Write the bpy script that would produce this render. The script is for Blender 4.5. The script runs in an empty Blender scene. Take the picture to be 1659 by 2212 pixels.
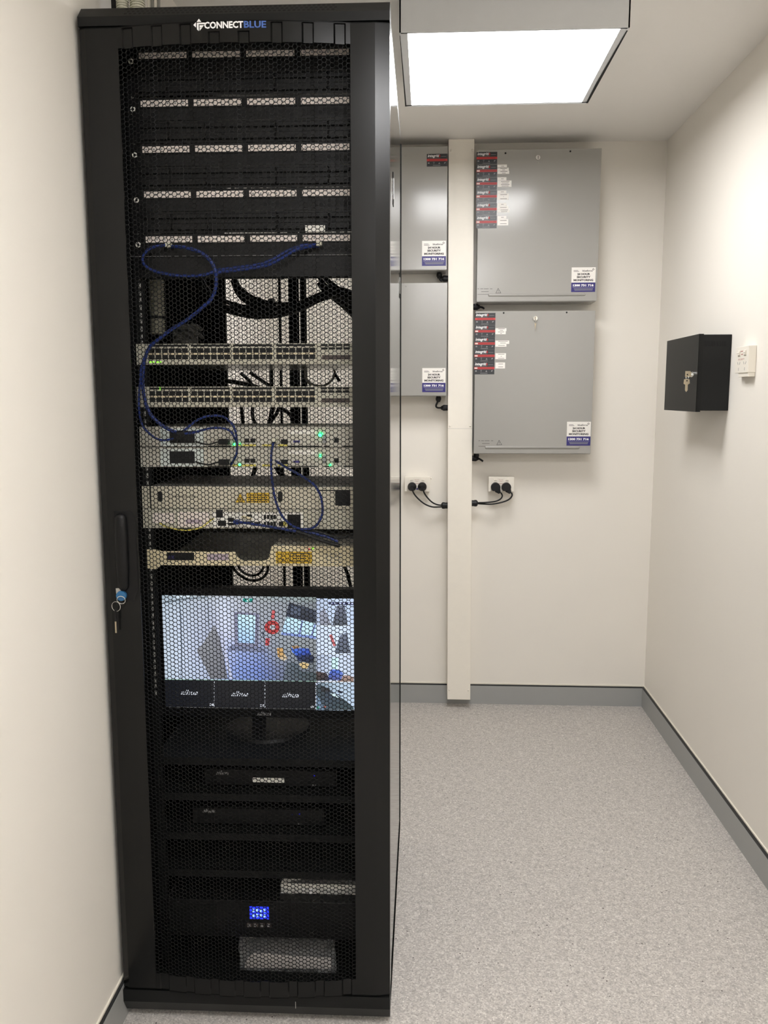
import bpy, bmesh, math, random
import numpy as np
from mathutils import Vector, Matrix
random.seed(7)
S = bpy.context.scene
COL = S.collection

# ------------------------------------------------------------------ camera, world, lights, exposure
CF, CYAW, CPITCH, CROLL, CH = 1828.85, .05077, .137, -.00109, 1.4015
IW, IH = 1659, 2212
def cam_axes():
    cy, sy, cp, sp = math.cos(CYAW), math.sin(CYAW), math.cos(CPITCH), math.sin(CPITCH)
    f = Vector((-sy*cp, cy*cp, -sp)); r = Vector((cy, sy, 0)); u = r.cross(f)
    cr, sr = math.cos(CROLL), math.sin(CROLL)
    return cr*r + sr*u, -sr*r + cr*u, f
AR, AU, AF = cam_axes()
cd = bpy.data.cameras.new('camera'); cam = bpy.data.objects.new('camera', cd); COL.objects.link(cam)
cd.sensor_fit = 'VERTICAL'; cd.sensor_height = 36.0; cd.lens = CF*36.0/IH; cd.clip_start = .02
cam.matrix_world = Matrix(((AR.x, AU.x, -AF.x, 0), (AR.y, AU.y, -AF.y, 0), (AR.z, AU.z, -AF.z, CH), (0, 0, 0, 1)))
S.camera = cam
S.view_settings.view_transform = 'Standard'; S.view_settings.look = 'None'
S.view_settings.gamma = 1.0; S.view_settings.use_curve_mapping = False
S.view_settings.exposure = 0.15
w = bpy.data.worlds.new('world'); S.world = w; w.use_nodes = True
w.node_tree.nodes['Background'].inputs[0].default_value = (.9, .92, 1, 1)
w.node_tree.nodes['Background'].inputs[1].default_value = 0.02
LAMP_POWER = 17.0         # radiance of the diffuser panel beyond the rack
LAMP_POWER_2 = 28.0       # and of the one over the viewpoint, plus the added fill lamp
LAMP_TINT = (1.0, .992, .995)

# ------------------------------------------------------------------ survey numbers (metres)
XL, XR, YB, YF, ZC = -.6865, .9916, 3.7544, -2.2, 2.45
RX0, RY0, RTH = -.07512 - .6*math.cos(.005), 1.71004 - .6*math.sin(.005), .005
RD = .848                                             # rack depth
RM = Matrix.Translation((RX0, RY0, 0)) @ Matrix.Rotation(RTH, 4, 'Z')
IDM = Matrix.Identity(4)

def ray(u, v): return AF + AR*((u-IW/2)/CF) - AU*((v-IH/2)/CF)
def on_y(u, v, Y):
    d = ray(u, v); t = Y/d.y; return Vector((d.x*t, Y, CH + d.z*t))
def on_x(u, v, X):
    d = ray(u, v); t = X/d.x; return Vector((X, d.y*t, CH + d.z*t))
def rk(u, v, Y):
    """point of the plane at depth Y of the rack, in the rack's own metres"""
    c, s = math.cos(RTH), math.sin(RTH); n = Vector((-s, c, 0)); P0 = Vector((RX0, RY0, 0)); d = ray(u, v)
    t = (n.dot(P0 - Vector((0, 0, CH))) + Y)/n.dot(d); P = Vector((0, 0, CH)) + d*t - P0
    return Vector((P.x*c + P.y*s, Y, P.z))

# ------------------------------------------------------------------ materials
def lin(c): return tuple(((x/255)/12.92 if x/255 <= .04045 else ((x/255+.055)/1.055)**2.4) for x in c)
def mat(name, rgb, rough=.5, metal=0., spec=.5, emit=0., noise=0., scale=40., bump=0., bscale=300., trans=0., coat=0., alpha=1.):
    m = bpy.data.materials.new(name); m.use_nodes = True; nt = m.node_tree; b = nt.nodes['Principled BSDF']
    c = lin(rgb) + (1,)
    b.inputs['Base Color'].default_value = c; b.inputs['Roughness'].default_value = rough
    b.inputs['Metallic'].default_value = metal; b.inputs['Specular IOR Level'].default_value = spec
    b.inputs['Coat Weight'].default_value = coat; b.inputs['Transmission Weight'].default_value = trans
    b.inputs['Alpha'].default_value = alpha
    if emit:
        b.inputs['Emission Color'].default_value = c; b.inputs['Emission Strength'].default_value = emit
    tc = nt.nodes.new('ShaderNodeTexCoord')
    n = nt.nodes.new('ShaderNodeTexNoise'); n.inputs['Scale'].default_value = scale; n.inputs['Detail'].default_value = 4
    nt.links.new(tc.outputs['Object'], n.inputs['Vector'])
    if noise or True:
        k = noise if noise else .02
        mr = nt.nodes.new('ShaderNodeMapRange'); mr.inputs[3].default_value = 1-k; mr.inputs[4].default_value = 1+k
        nt.links.new(n.outputs['Fac'], mr.inputs[0])
        vm = nt.nodes.new('ShaderNodeVectorMath'); vm.operation = 'SCALE'; vm.inputs[0].default_value = c[:3]
        nt.links.new(mr.outputs[0], vm.inputs['Scale']); nt.links.new(vm.outputs[0], b.inputs['Base Color'])
    if bump:
        n2 = nt.nodes.new('ShaderNodeTexNoise'); n2.inputs['Scale'].default_value = bscale; n2.inputs['Detail'].default_value = 2
        nt.links.new(tc.outputs['Object'], n2.inputs['Vector'])
        bp = nt.nodes.new('ShaderNodeBump'); bp.inputs['Strength'].default_value = bump; bp.inputs['Distance'].default_value = .001
        nt.links.new(n2.outputs['Fac'], bp.inputs['Height']); nt.links.new(bp.outputs[0], b.inputs['Normal'])
    return m
M = {}
M['wall'] = mat('painted_wall', (236, 231, 222), .62, bump=.12, bscale=160, noise=.012, scale=3)
M['leaf'] = mat('added_door_charcoal', (58, 60, 62), .6)  # for the unseen door added to darken reflections in the rack
M['ceil'] = mat('ceiling_paint', (238, 235, 230), .8, noise=.01, scale=3)
M['skirt'] = mat('grey_skirting', (158, 159, 157), .38, noise=.03, scale=9)
M['reveal'] = mat('black_reveal', (26, 28, 30), .5)
M['bead'] = mat('white_bead', (236, 230, 216), .5)
M['powder'] = mat('black_powder_coat', (19, 20, 20), .38, spec=.22, bump=.08, bscale=900)
M['door'] = mat('black_door_sheet', (11, 12, 12), .22, spec=.3, bump=.05, bscale=900)
M['gloss'] = mat('black_gloss_panel', (20, 21, 22), .08, spec=.5)
M['inner'] = mat('black_inner_steel', (14, 15, 15), .6, spec=.2)
M['black'] = mat('black_plastic', (13, 13, 14), .45, spec=.25)
M['hole'] = mat('dark_opening', (6, 6, 7), .8)
M['rubber'] = mat('black_rubber', (20, 20, 22), .5, spec=.35)
M['zinc'] = mat('zinc_plated', (190, 190, 184), .35, metal=.8)
M['zincp'] = mat('galvanised_plate', (200, 200, 192), .22, metal=.9)
M['slot'] = mat('pale_slot', (150, 150, 144), .6)
M['matt'] = mat('matt_black_lining', (14, 14, 14), 1., spec=.0)
M['mesh'] = mat('black_perforated_steel', (12, 13, 13), .4, spec=.15)
M['chrome'] = mat('chrome', (225, 225, 222), .12, metal=1.)
M['keym'] = mat('nickel_key', (182, 170, 148), .35, metal=.9)
M['grey'] = mat('grey_cabinet_enamel', (161, 159, 154), .17, spec=.5, bump=.04, bscale=400, noise=.01)
M['white'] = mat('white_plastic', (236, 230, 218), .35)
M['trunk'] = mat('cream_trunking', (243, 237, 225), .45)
M['label'] = mat('white_label', (232, 230, 222), .5)
M['paper'] = mat('paper_strip', (225, 215, 208), .7)
M['beige'] = mat('beige_steel', (196, 190, 172), .42, noise=.03)
M['swgrey'] = mat('switch_grey', (186, 182, 166), .42, noise=.03)
M['radio'] = mat('light_grey_module', (188, 184, 172), .42, noise=.02)
M['radiob'] = mat('bluish_white_module', (202, 210, 206), .4)
M['cream'] = mat('cream_steel', (218, 206, 172), .45, noise=.03)
M['greyst'] = mat('grey_steel', (112, 110, 104), .5)
M['traybed'] = mat('tray_floor', (92, 90, 78), .6)
M['yellow'] = mat('yellow_sticker', (206, 170, 46), .5)
M['yel2'] = mat('yellow_tab', (208, 196, 92), .5)
M['stickb'] = mat('sticker_black', (46, 48, 52), .35)
M['stickr'] = mat('sticker_red', (196, 62, 60), .4)
M['red2'] = mat('print_red', (150, 40, 44), .5)
M['stickw'] = mat('sticker_white', (238, 234, 228), .4)
M['navy'] = mat('sticker_navy', (44, 38, 112), .4)
M['ink'] = mat('print_dark', (52, 48, 48), .6)
M['inkw'] = mat('print_white', (240, 240, 240), .6)
M['inkg'] = mat('print_grey', (140, 140, 140), .6)
M['inkred'] = mat('print_reddish', (176, 120, 112), .6)
M['blogo'] = mat('logo_blue', (62, 96, 166), .5)
M['blue'] = mat('blue_patch_lead', (26, 44, 104), .5, spec=.3)
M['bluem'] = mat('blue_lock_core', (40, 96, 140), .3)
M['cable'] = mat('black_cable', (24, 24, 23), .5, spec=.25)
M['gcable'] = mat('grey_cable', (196, 190, 178), .4)
M['conduit'] = mat('grey_conduit', (198, 196, 178), .5)
M['purple'] = mat('pinkish_print', (176, 160, 172), .6)
M['brown'] = mat('bezel_dark_brown', (66, 54, 50), .5)
M['lampbox'] = mat('lamp_housing', (226, 228, 230), .5)
M['boxside'] = mat('black_lock_box', (27, 28, 28), .45, spec=.2)
M['lamp'] = None
def emis(name, rgb, s, base=(0, 0, 0)):
    m = bpy.data.materials.new(name); m.use_nodes = True; b = m.node_tree.nodes['Principled BSDF']
    b.inputs['Base Color'].default_value = lin(base)+(1,); b.inputs['Roughness'].default_value = .4
    b.inputs['Emission Color'].default_value = (lin(rgb)+(1,)) if max(rgb) > 1 else tuple(rgb)+(1,)
    b.inputs['Emission Strength'].default_value = s; return m
M['lamp'] = emis('lamp_diffuser', LAMP_TINT, LAMP_POWER, (230, 230, 230))
M['lamp2'] = emis('lamp_diffuser_near', LAMP_TINT, LAMP_POWER_2, (230, 230, 230))
M['gled'] = emis('green_led', (60, 255, 130), 4.0)
M['gled2'] = emis('lime_led', (150, 255, 60), 1.6)
M['rled'] = emis('red_led', (255, 90, 100), .9)
M['bled'] = emis('blue_led', (30, 40, 255), .6)
M['lcd'] = emis('blue_lcd', (40, 60, 255), 1.0)
M['lcdtext'] = emis('lcd_digits', (150, 190, 255), 1.3)
M['scrw'] = emis('screen_white', (235, 240, 250), .9)
M['scrk'] = emis('screen_black', (20, 22, 27), .5)

# painted screen picture: the colour attribute drives the glow of a display
def screen_mat():
    m = bpy.data.materials.new('screen_picture'); m.use_nodes = True; nt = m.node_tree; b = nt.nodes['Principled BSDF']
    a = nt.nodes.new('ShaderNodeVertexColor'); a.layer_name = 'picture'
    b.inputs['Base Color'].default_value = (.01, .01, .012, 1); b.inputs['Roughness'].default_value = .35
    nt.links.new(a.outputs['Color'], b.inputs['Emission Color']); b.inputs['Emission Strength'].default_value = 1.0
    return m
M['screen'] = screen_mat()

def film_mat():
    m = bpy.data.materials.new('clear_plastic_film'); m.use_nodes = True; nt = m.node_tree
    b = nt.nodes['Principled BSDF']; b.inputs['Base Color'].default_value = (.5, .5, .5, 1); b.inputs['Roughness'].default_value = .12
    t = nt.nodes.new('ShaderNodeBsdfTransparent'); mx = nt.nodes.new('ShaderNodeMixShader'); mx.inputs[0].default_value = .35
    out = nt.nodes['Material Output']
    nt.links.new(t.outputs[0], mx.inputs[1]); nt.links.new(b.outputs[0], mx.inputs[2]); nt.links.new(mx.outputs[0], out.inputs[0])
    return m
M['film'] = film_mat()

def floor_mat():
    m = bpy.data.materials.new('speckled_vinyl'); m.use_nodes = True; nt = m.node_tree; b = nt.nodes['Principled BSDF']
    tc = nt.nodes.new('ShaderNodeTexCoord')
    def noise(sc, det=3):
        n = nt.nodes.new('ShaderNodeTexNoise'); n.inputs['Scale'].default_value = sc; n.inputs['Detail'].default_value = det
        nt.links.new(tc.outputs['Object'], n.inputs['Vector']); return n
    def ramp(src, st):
        r = nt.nodes.new('ShaderNodeValToRGB'); nt.links.new(src, r.inputs[0])
        e = r.color_ramp.elements
        e[0].position, e[0].color = st[0][0], st[0][1]; e[1].position, e[1].color = st[-1][0], st[-1][1]
        for p, c in st[1:-1]:
            x = e.new(p); x.color = c
        return r
    L = lambda r, g, bb: lin((r, g, bb))+(1,)
    v = nt.nodes.new('ShaderNodeTexVoronoi'); v.inputs['Scale'].default_value = 290; nt.links.new(tc.outputs['Object'], v.inputs['Vector'])
    sp = nt.nodes.new('ShaderNodeSeparateColor'); nt.links.new(v.outputs['Color'], sp.inputs[0])
    base = ramp(sp.outputs[0], [(0, L(157, 152, 148)), (.35, L(177, 172, 167)), (.7, L(187, 182, 176)), (1, L(206, 202, 196))])
    n2 = noise(60, 5); mr = nt.nodes.new('ShaderNodeMapRange'); mr.inputs[1].default_value = .3; mr.inputs[2].default_value = .7; mr.inputs[3].default_value = .9; mr.inputs[4].default_value = 1.08
    nt.links.new(n2.outputs['Fac'], mr.inputs[0])
    sc = nt.nodes.new('ShaderNodeVectorMath'); sc.operation = 'SCALE'; nt.links.new(base.outputs[0], sc.inputs[0]); nt.links.new(mr.outputs[0], sc.inputs['Scale'])
    # sparse chips, dark and pale
    def chips(scale, thr_d, lo):
        vv = nt.nodes.new('ShaderNodeTexVoronoi'); vv.inputs['Scale'].default_value = scale; nt.links.new(tc.outputs['Object'], vv.inputs['Vector'])
        s2 = nt.nodes.new('ShaderNodeSeparateColor'); nt.links.new(vv.outputs['Color'], s2.inputs[0])
        a = nt.nodes.new('ShaderNodeMath'); a.operation = 'LESS_THAN'; a.inputs[1].default_value = thr_d; nt.links.new(vv.outputs['Distance'], a.inputs[0])
        c = nt.nodes.new('ShaderNodeMath'); c.operation = 'LESS_THAN'; c.inputs[1].default_value = lo; nt.links.new(s2.outputs[1], c.inputs[0])
        mm = nt.nodes.new('ShaderNodeMath'); mm.operation = 'MULTIPLY'; nt.links.new(a.outputs[0], mm.inputs[0]); nt.links.new(c.outputs[0], mm.inputs[1]); return mm
    dk, wh = chips(95, .2, .045), chips(130, .2, .05)
    m1 = nt.nodes.new('ShaderNodeMix'); m1.data_type = 'RGBA'; nt.links.new(dk.outputs[0], m1.inputs[0]); nt.links.new(sc.outputs[0], m1.inputs[6]); m1.inputs[7].default_value = L(84, 78, 76)
    m2 = nt.nodes.new('ShaderNodeMix'); m2.data_type = 'RGBA'; nt.links.new(wh.outputs[0], m2.inputs[0]); nt.links.new(m1.outputs[2], m2.inputs[6]); m2.inputs[7].default_value = L(238, 234, 226)
    nt.links.new(m2.outputs[2], b.inputs['Base Color'])
    b.inputs['Roughness'].default_value = .5; b.inputs['Specular IOR Level'].default_value = .35
    bp = nt.nodes.new('ShaderNodeBump'); bp.inputs['Strength'].default_value = .15; bp.inputs['Distance'].default_value = .001
    nt.links.new(n2.outputs['Fac'], bp.inputs['Height']); nt.links.new(bp.outputs[0], b.inputs['Normal'])
    return m
M['floor'] = floor_mat()

# ------------------------------------------------------------------ building helpers
class Thing:
    """an object plus the frame and the origin its parts are drawn in"""
    def __init__(s, ob, fr, org): s.ob, s.fr, s.org = ob, fr, org
def tag(o, label=None, cat=None, group=None, kind=None):
    if isinstance(o, Thing): o = o.ob
    if label: o['label'] = label
    if cat: o['category'] = cat
    if group: o['group'] = group
    if kind: o['kind'] = kind
    return o
def thing(name, org, label, cat, fr=IDM, group=None):
    o = bpy.data.objects.new(name, None); COL.objects.link(o); o.empty_display_size = .02
    o.matrix_world = fr @ Matrix.Translation(org); tag(o, label, cat, group)
    return Thing(o, fr, Vector(org))

_tc = {}
def text_geo(s, bold=0.0, shear=0.0):
    k = (s, bold, shear)
    if k not in _tc:
        cu = bpy.data.curves.new('t', 'FONT'); cu.body = s; cu.size = 1; cu.resolution_u = 2; cu.offset = bold; cu.shear = shear
        ob = bpy.data.objects.new('t', cu); COL.objects.link(ob)
        bpy.context.view_layer.update()
        me = bpy.data.meshes.new_from_object(ob.evaluated_get(bpy.context.evaluated_depsgraph_get()))
        vs = [v.co.copy() for v in me.vertices]; fs = [tuple(p.vertices) for p in me.polygons]
        bpy.data.objects.remove(ob); bpy.data.meshes.remove(me); bpy.data.curves.remove(cu)
        x0 = min(v.x for v in vs); x1 = max(v.x for v in vs); y0 = min(v.y for v in vs); y1 = max(v.y for v in vs)
        _tc[k] = ([((v.x-x0)/(x1-x0), (v.y-y0)/(y1-y0)) for v in vs], fs)
    return _tc[k]

class MB:
    def __init__(s): s.v, s.f, s.c = [], [], {}
    def add(s, vs, fs):
        k = len(s.v); s.v += [Vector(p) for p in vs]; s.f += [tuple(i+k for i in f) for f in fs]; return s
    def box(s, x0, x1, y0, y1, z0, z1):
        if x0 > x1: x0, x1 = x1, x0
        if y0 > y1: y0, y1 = y1, y0
        if z0 > z1: z0, z1 = z1, z0
        return s.add([(x0,y0,z0),(x1,y0,z0),(x1,y1,z0),(x0,y1,z0),(x0,y0,z1),(x1,y0,z1),(x1,y1,z1),(x0,y1,z1)],
                     [(0,3,2,1),(4,5,6,7),(0,1,5,4),(1,2,6,5),(2,3,7,6),(3,0,4,7)])
    def prism(s, pts, d):
        """polygon (3D points) pushed along the vector d"""
        n = len(pts); d = Vector(d); vs = [Vector(p) for p in pts] + [Vector(p)+d for p in pts]
        return s.add(vs, [tuple(range(n))[::-1], tuple(range(n, 2*n))] + [(i, (i+1) % n, n+(i+1) % n, n+i) for i in range(n)])
    def cyl(s, c, ax, r, l, n=16, r2=None):
        """from c along the unit axis ax"""
        ax = Vector(ax).normalized(); a = ax.orthogonal().normalized(); b = ax.cross(a); r2 = r if r2 is None else r2
        c = Vector(c); A = [c+(a*math.cos(t)+b*math.sin(t))*r for t in [2*math.pi*i/n for i in range(n)]]
        B = [c+ax*l+(a*math.cos(t)+b*math.sin(t))*r2 for t in [2*math.pi*i/n for i in range(n)]]
        return s.add(A+B, [tuple(range(n))[::-1], tuple(range(n, 2*n))] + [(i, (i+1) % n, n+(i+1) % n, n+i) for i in range(n)])
    def tube(s, pts, r, n=8, smooth=6):
        pts = spline(pts, smooth) if smooth > 1 else [Vector(p) for p in pts]
        rs = r if isinstance(r, (list, tuple)) else [r]*len(pts)
        m = len(pts); V = []; t0 = (pts[1]-pts[0]).normalized(); a = t0.orthogonal().normalized()
        for i, p in enumerate(pts):
            t = (pts[min(i+1, m-1)]-pts[max(i-1, 0)]).normalized(); a = (a - t*a.dot(t)).normalized(); b = t.cross(a)
            V += [p+(a*math.cos(2*math.pi*j/n)+b*math.sin(2*math.pi*j/n))*rs[i] for j in range(n)]
        F = [(i*n+j, i*n+(j+1) % n, (i+1)*n+(j+1) % n, (i+1)*n+j) for i in range(m-1) for j in range(n)]
        F += [tuple(range(n))[::-1], tuple(range((m-1)*n, m*n))]
        return s.add(V, F)
    def lathe(s, c, ax, prof, n=20):
        """prof: (distance along ax, radius)"""
        ax = Vector(ax).normalized(); a = ax.orthogonal().normalized(); b = ax.cross(a); c = Vector(c); V = []
        for h, r in prof: V += [c+ax*h+(a*math.cos(2*math.pi*j/n)+b*math.sin(2*math.pi*j/n))*max(r, 1e-5) for j in range(n)]
        m = len(prof); F = [(i*n+j, i*n+(j+1) % n, (i+1)*n+(j+1) % n, (i+1)*n+j) for i in range(m-1) for j in range(n)]
        F += [tuple(range(n))[::-1], tuple(range((m-1)*n, m*n))]
        return s.add(V, F)
    def torus(s, c, ax, R, r, n=24, k=8, a0=0., a1=2*math.pi):
        ax = Vector(ax).normalized(); a = ax.orthogonal().normalized(); b = ax.cross(a); c = Vector(c)
        full = abs(a1-a0-2*math.pi) < 1e-6; V = []; N = n if full else n+1
        for i in range(N):
            t = a0+(a1-a0)*i/n; d = a*math.cos(t)+b*math.sin(t)
            V += [c+d*(R+r*math.cos(2*math.pi*j/k))+ax*(r*math.sin(2*math.pi*j/k)) for j in range(k)]
        F = [(i*k+j, ((i+1) % N)*k+j, ((i+1) % N)*k+(j+1) % k, i*k+(j+1) % k) for i in range(n) for j in range(k)]
        return s.add(V, F)
    def plate_xz(s, x0, x1, z0, z1, y, t=.0004):
        return s.box(x0, x1, y-t, y, z0, z1)
    def text(s, txt, o, U, Vv, w, h, bold=.0, shear=0.):
        """flat lettering: lower left o, unit directions U (reading) and Vv (up), width w, height h"""
        g, fs = text_geo(txt, bold, shear); o = Vector(o); U = Vector(U); Vv = Vector(Vv)
        return s.add([o+U*(x*w)+Vv*(y*h) for x, y in g], fs)
    def obj(s, name, m, parent=None, org=None, fr=IDM, bevel=0., seg=1, smooth=False):
        """parent: Thing (same frame) or None; a top-level mesh gets its own origin org in frame fr"""
        if parent is not None: org, fr = parent.org, parent.fr
        org = Vector(org if org is not None else (0, 0, 0))
        me = bpy.data.meshes.new(name); me.from_pydata([tuple(p-org) for p in s.v], [], s.f); me.materials.append(m if not isinstance(m, str) else M[m])
        if bevel:
            bm = bmesh.new(); bm.from_mesh(me); bmesh.ops.recalc_face_normals(bm, faces=bm.faces)
            es = [e for e in bm.edges if len(e.link_faces) == 2 and e.calc_face_angle(0) > .5]
            bmesh.ops.bevel(bm, geom=es, offset=bevel, segments=seg, affect='EDGES', profile=.6, clamp_overlap=True); bm.to_mesh(me); bm.free()
        if smooth:
            for p in me.polygons: p.use_smooth = True
            me.update()
            try: me.set_sharp_from_angle(angle=math.radians(40))
            except Exception: pass
        o = bpy.data.objects.new(name, me); COL.objects.link(o)
        if parent is None: o.matrix_world = fr @ Matrix.Translation(org)
        else: o.parent = parent.ob
        return Thing(o, fr, org)
def spline(P, k):
    P = [Vector(p) for p in P]; Q = [P[0]*2-P[1]] + P + [P[-1]*2-P[-2]]; out = []
    for i in range(1, len(Q)-2):
        a, b, c, d = Q[i-1:i+3]
        for j in range(k):
            t = j/k; out.append(.5*((2*b)+(c-a)*t+(2*a-5*b+4*c-d)*t*t+(3*b-a-3*c+d)*t**3))
    out.append(P[-1]); return out
def dup(t, delta, label=None, group=None):
    """copy of a thing with its parts and sub-parts"""
    def cp(o, par):
        c = o.copy(); COL.objects.link(c)
        if par is not None: c.parent = par
        for ch in list(o.children): cp(ch, c)
        return c
    c = cp(t.ob, None); c.matrix_world = t.fr @ Matrix.Translation(t.org+Vector(delta))
    if label: c['label'] = label
    if group: c['group'] = group
    return Thing(c, t.fr, t.org+Vector(delta))
def struct(name, mb, m, **k):
    t = mb.obj(name, m, **k); t.ob['kind'] = 'structure'; return t

# ------------------------------------------------------------------ the room
T = .12
struct('floor', MB().box(XL-T, XR+T, YF-T, YB+T, -.1, 0), 'floor')
struct('ceiling', MB().box(XL-T, XR+T, YF-T, YB+T, ZC, ZC+.1), 'ceil')
struct('wall_left', MB().box(XL-T, XL, YF-T, YB+T, 0, ZC), 'wall')
struct('wall_right', MB().box(XR, XR+T, YF-T, YB+T, 0, ZC), 'wall')
struct('wall_back', MB().box(XL, XR, YB, YB+T, 0, ZC), 'wall')
struct('wall_front', MB().box(XL, XR, YF-T, YF, 0, ZC), 'wall')
dd = thing('added_door_1', (.25, YF, 0), None, None)  # unseen dark door, added to dim what the rack front reflects
MB().box(-.25, .72, YF, YF+.012, 0, 2.10).obj('leaf', 'leaf', dd)
MB().box(-.31, -.25, YF, YF+.02, 0, 2.16).box(.72, .78, YF, YF+.02, 0, 2.16).box(-.25, .72, YF, YF+.02, 2.10, 2.16).obj('door_frame', 'leaf', dd)
MB().lathe((-.18, YF+.012, 1.0), (0, 1, 0), [(0, .025), (.008, .025), (.009, .01), (.05, .01), (.051, .012), (.06, .012)], 16).obj('door_handle', 'zinc', dd)
dd.ob['kind'] = 'structure'
SK, SB = .0125, .086
struct('baseboard_left', MB().box(XL, XL+.0105, YF, YB, 0, SB), 'skirt')
struct('baseboard_right', MB().box(XR-SK, XR, YF, YB, 0, SB), 'skirt')
struct('baseboard_back', MB().box(XL+.0105, XR-SK, YB-SK, YB, 0, SB), 'skirt')
n_ = 1
for lo, hi, m_, d in ((SB, .0905, 'reveal', .0118), (.0905, .0955, 'bead', .0040)):
    for b in ((XL, XL+min(d, .0098), YF, YB), (XR-d, XR, YF, YB), (XL+d, XR-d, YB-d, YB)):
        struct('trim_%d' % n_, MB().box(b[0], b[1], b[2], b[3], lo, hi), m_); n_ += 1
# flush ceiling frame line beside the lamp

# ------------------------------------------------------------------ ceiling lamps
def lamp(label, m='lamp'):
    x0, x1, y0, y1, z0 = -.0806, .5288, 2.4205, 3.0108, 2.3642
    t = thing('ceiling_light', ((x0+x1)/2, (y0+y1)/2, z0), label, 'light', group=None)
    g = .0
    b = MB()
    # housing: four sides, the two side cheeks stand off the panel by a slit
    b.box(x0, x1, y0, y0+.004, z0, ZC); b.box(x0, x1, y1-.004, y1, z0, ZC)
    b.box(x0, x0+.004, y0, y1, z0, ZC); b.box(x1-.004, x1, y0, y1, z0, ZC)
    b.obj('housing', 'lampbox', t)
    f = MB(); a = .018; s = .004
    f.box(x0+s, x0+s+a, y0+.004, y1-.004, z0+.001, z0+.012); f.box(x1-s-a, x1-s, y0+.004, y1-.004, z0+.001, z0+.012)
    f.box(x0+s, x1-s, y0+.004, y0+.012, z0+.001, z0+.012); f.box(x0+s, x1-s, y1-.012, y1-.004, z0+.001, z0+.012)
    f.obj('panel_frame', 'lampbox', t)
    MB().box(x0+s+a, x1-s-a, y0+.012, y1-.012, z0+.0035, z0+.009).obj('diffuser', m, t)
    gsl = MB(); gs2 = MB()
    gsl.prism([(x1-.004, y0+.02, z0-.0003), (x1-.0005, y0+.02, z0-.0003), (x1-.0005, y1-.004, z0-.0003), (x1-.007, y1-.004, z0-.0003), (x1-.009, y0+.40, z0-.0003)], (0, 0, .0005))
    gs2.prism([(x0+.0005, y0+.02, z0-.0003), (x0+.002, y0+.02, z0-.0003), (x0+.005, y1-.004, z0-.0003), (x0+.0005, y1-.004, z0-.0003)], (0, 0, .0005))
    gsl.obj('slit', 'hole', t); gs2.obj('slit', 'hole', t)
    return t
L1 = lamp('square white surface-mounted panel light glowing on the ceiling beyond the rack')
L2 = lamp('square white ceiling panel light just above the viewpoint, out of frame', 'lamp2')
L2.ob.location = (L2.ob.location.x-.02, .45, L2.ob.location.z)

LFILL = dup(L2, (.02, 0, 0), 'added fill panel light on the ceiling behind the viewpoint, out of frame')  # fill lamp added out of frame to brighten rack fronts and back wall
LFILL.ob.location = (L2.ob.location.x, -1.45, L2.ob.location.z)
# ------------------------------------------------------------------ the rack
R_ = thing('server_rack', (0.3, .42, 0), 'tall black server rack with honeycomb mesh door standing against the left wall', 'rack', RM)

RIBS = [.0965, .1560, .2125, .2680, .3245, .3870, .4455, .5052]
def prof(x, z=1.0):
    """forward bulge of the door sheet at x"""
    d = 0.
    if x < .014: d -= .007*(1-x/.014)
    if x > .572: d -= .0055*(x-.572)/.028
    if .075 < x < .525: d += .019*(1-((x-.3)/.225)**2)
    for i, c in enumerate(RIBS):
        a = abs(x-c)
        if a < .0115 and not (i in (3, 4) and z > 2.083) and z < 2.0985:
            d -= .0036*min(1., (.0115-a)/.003)
    return -d

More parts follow.
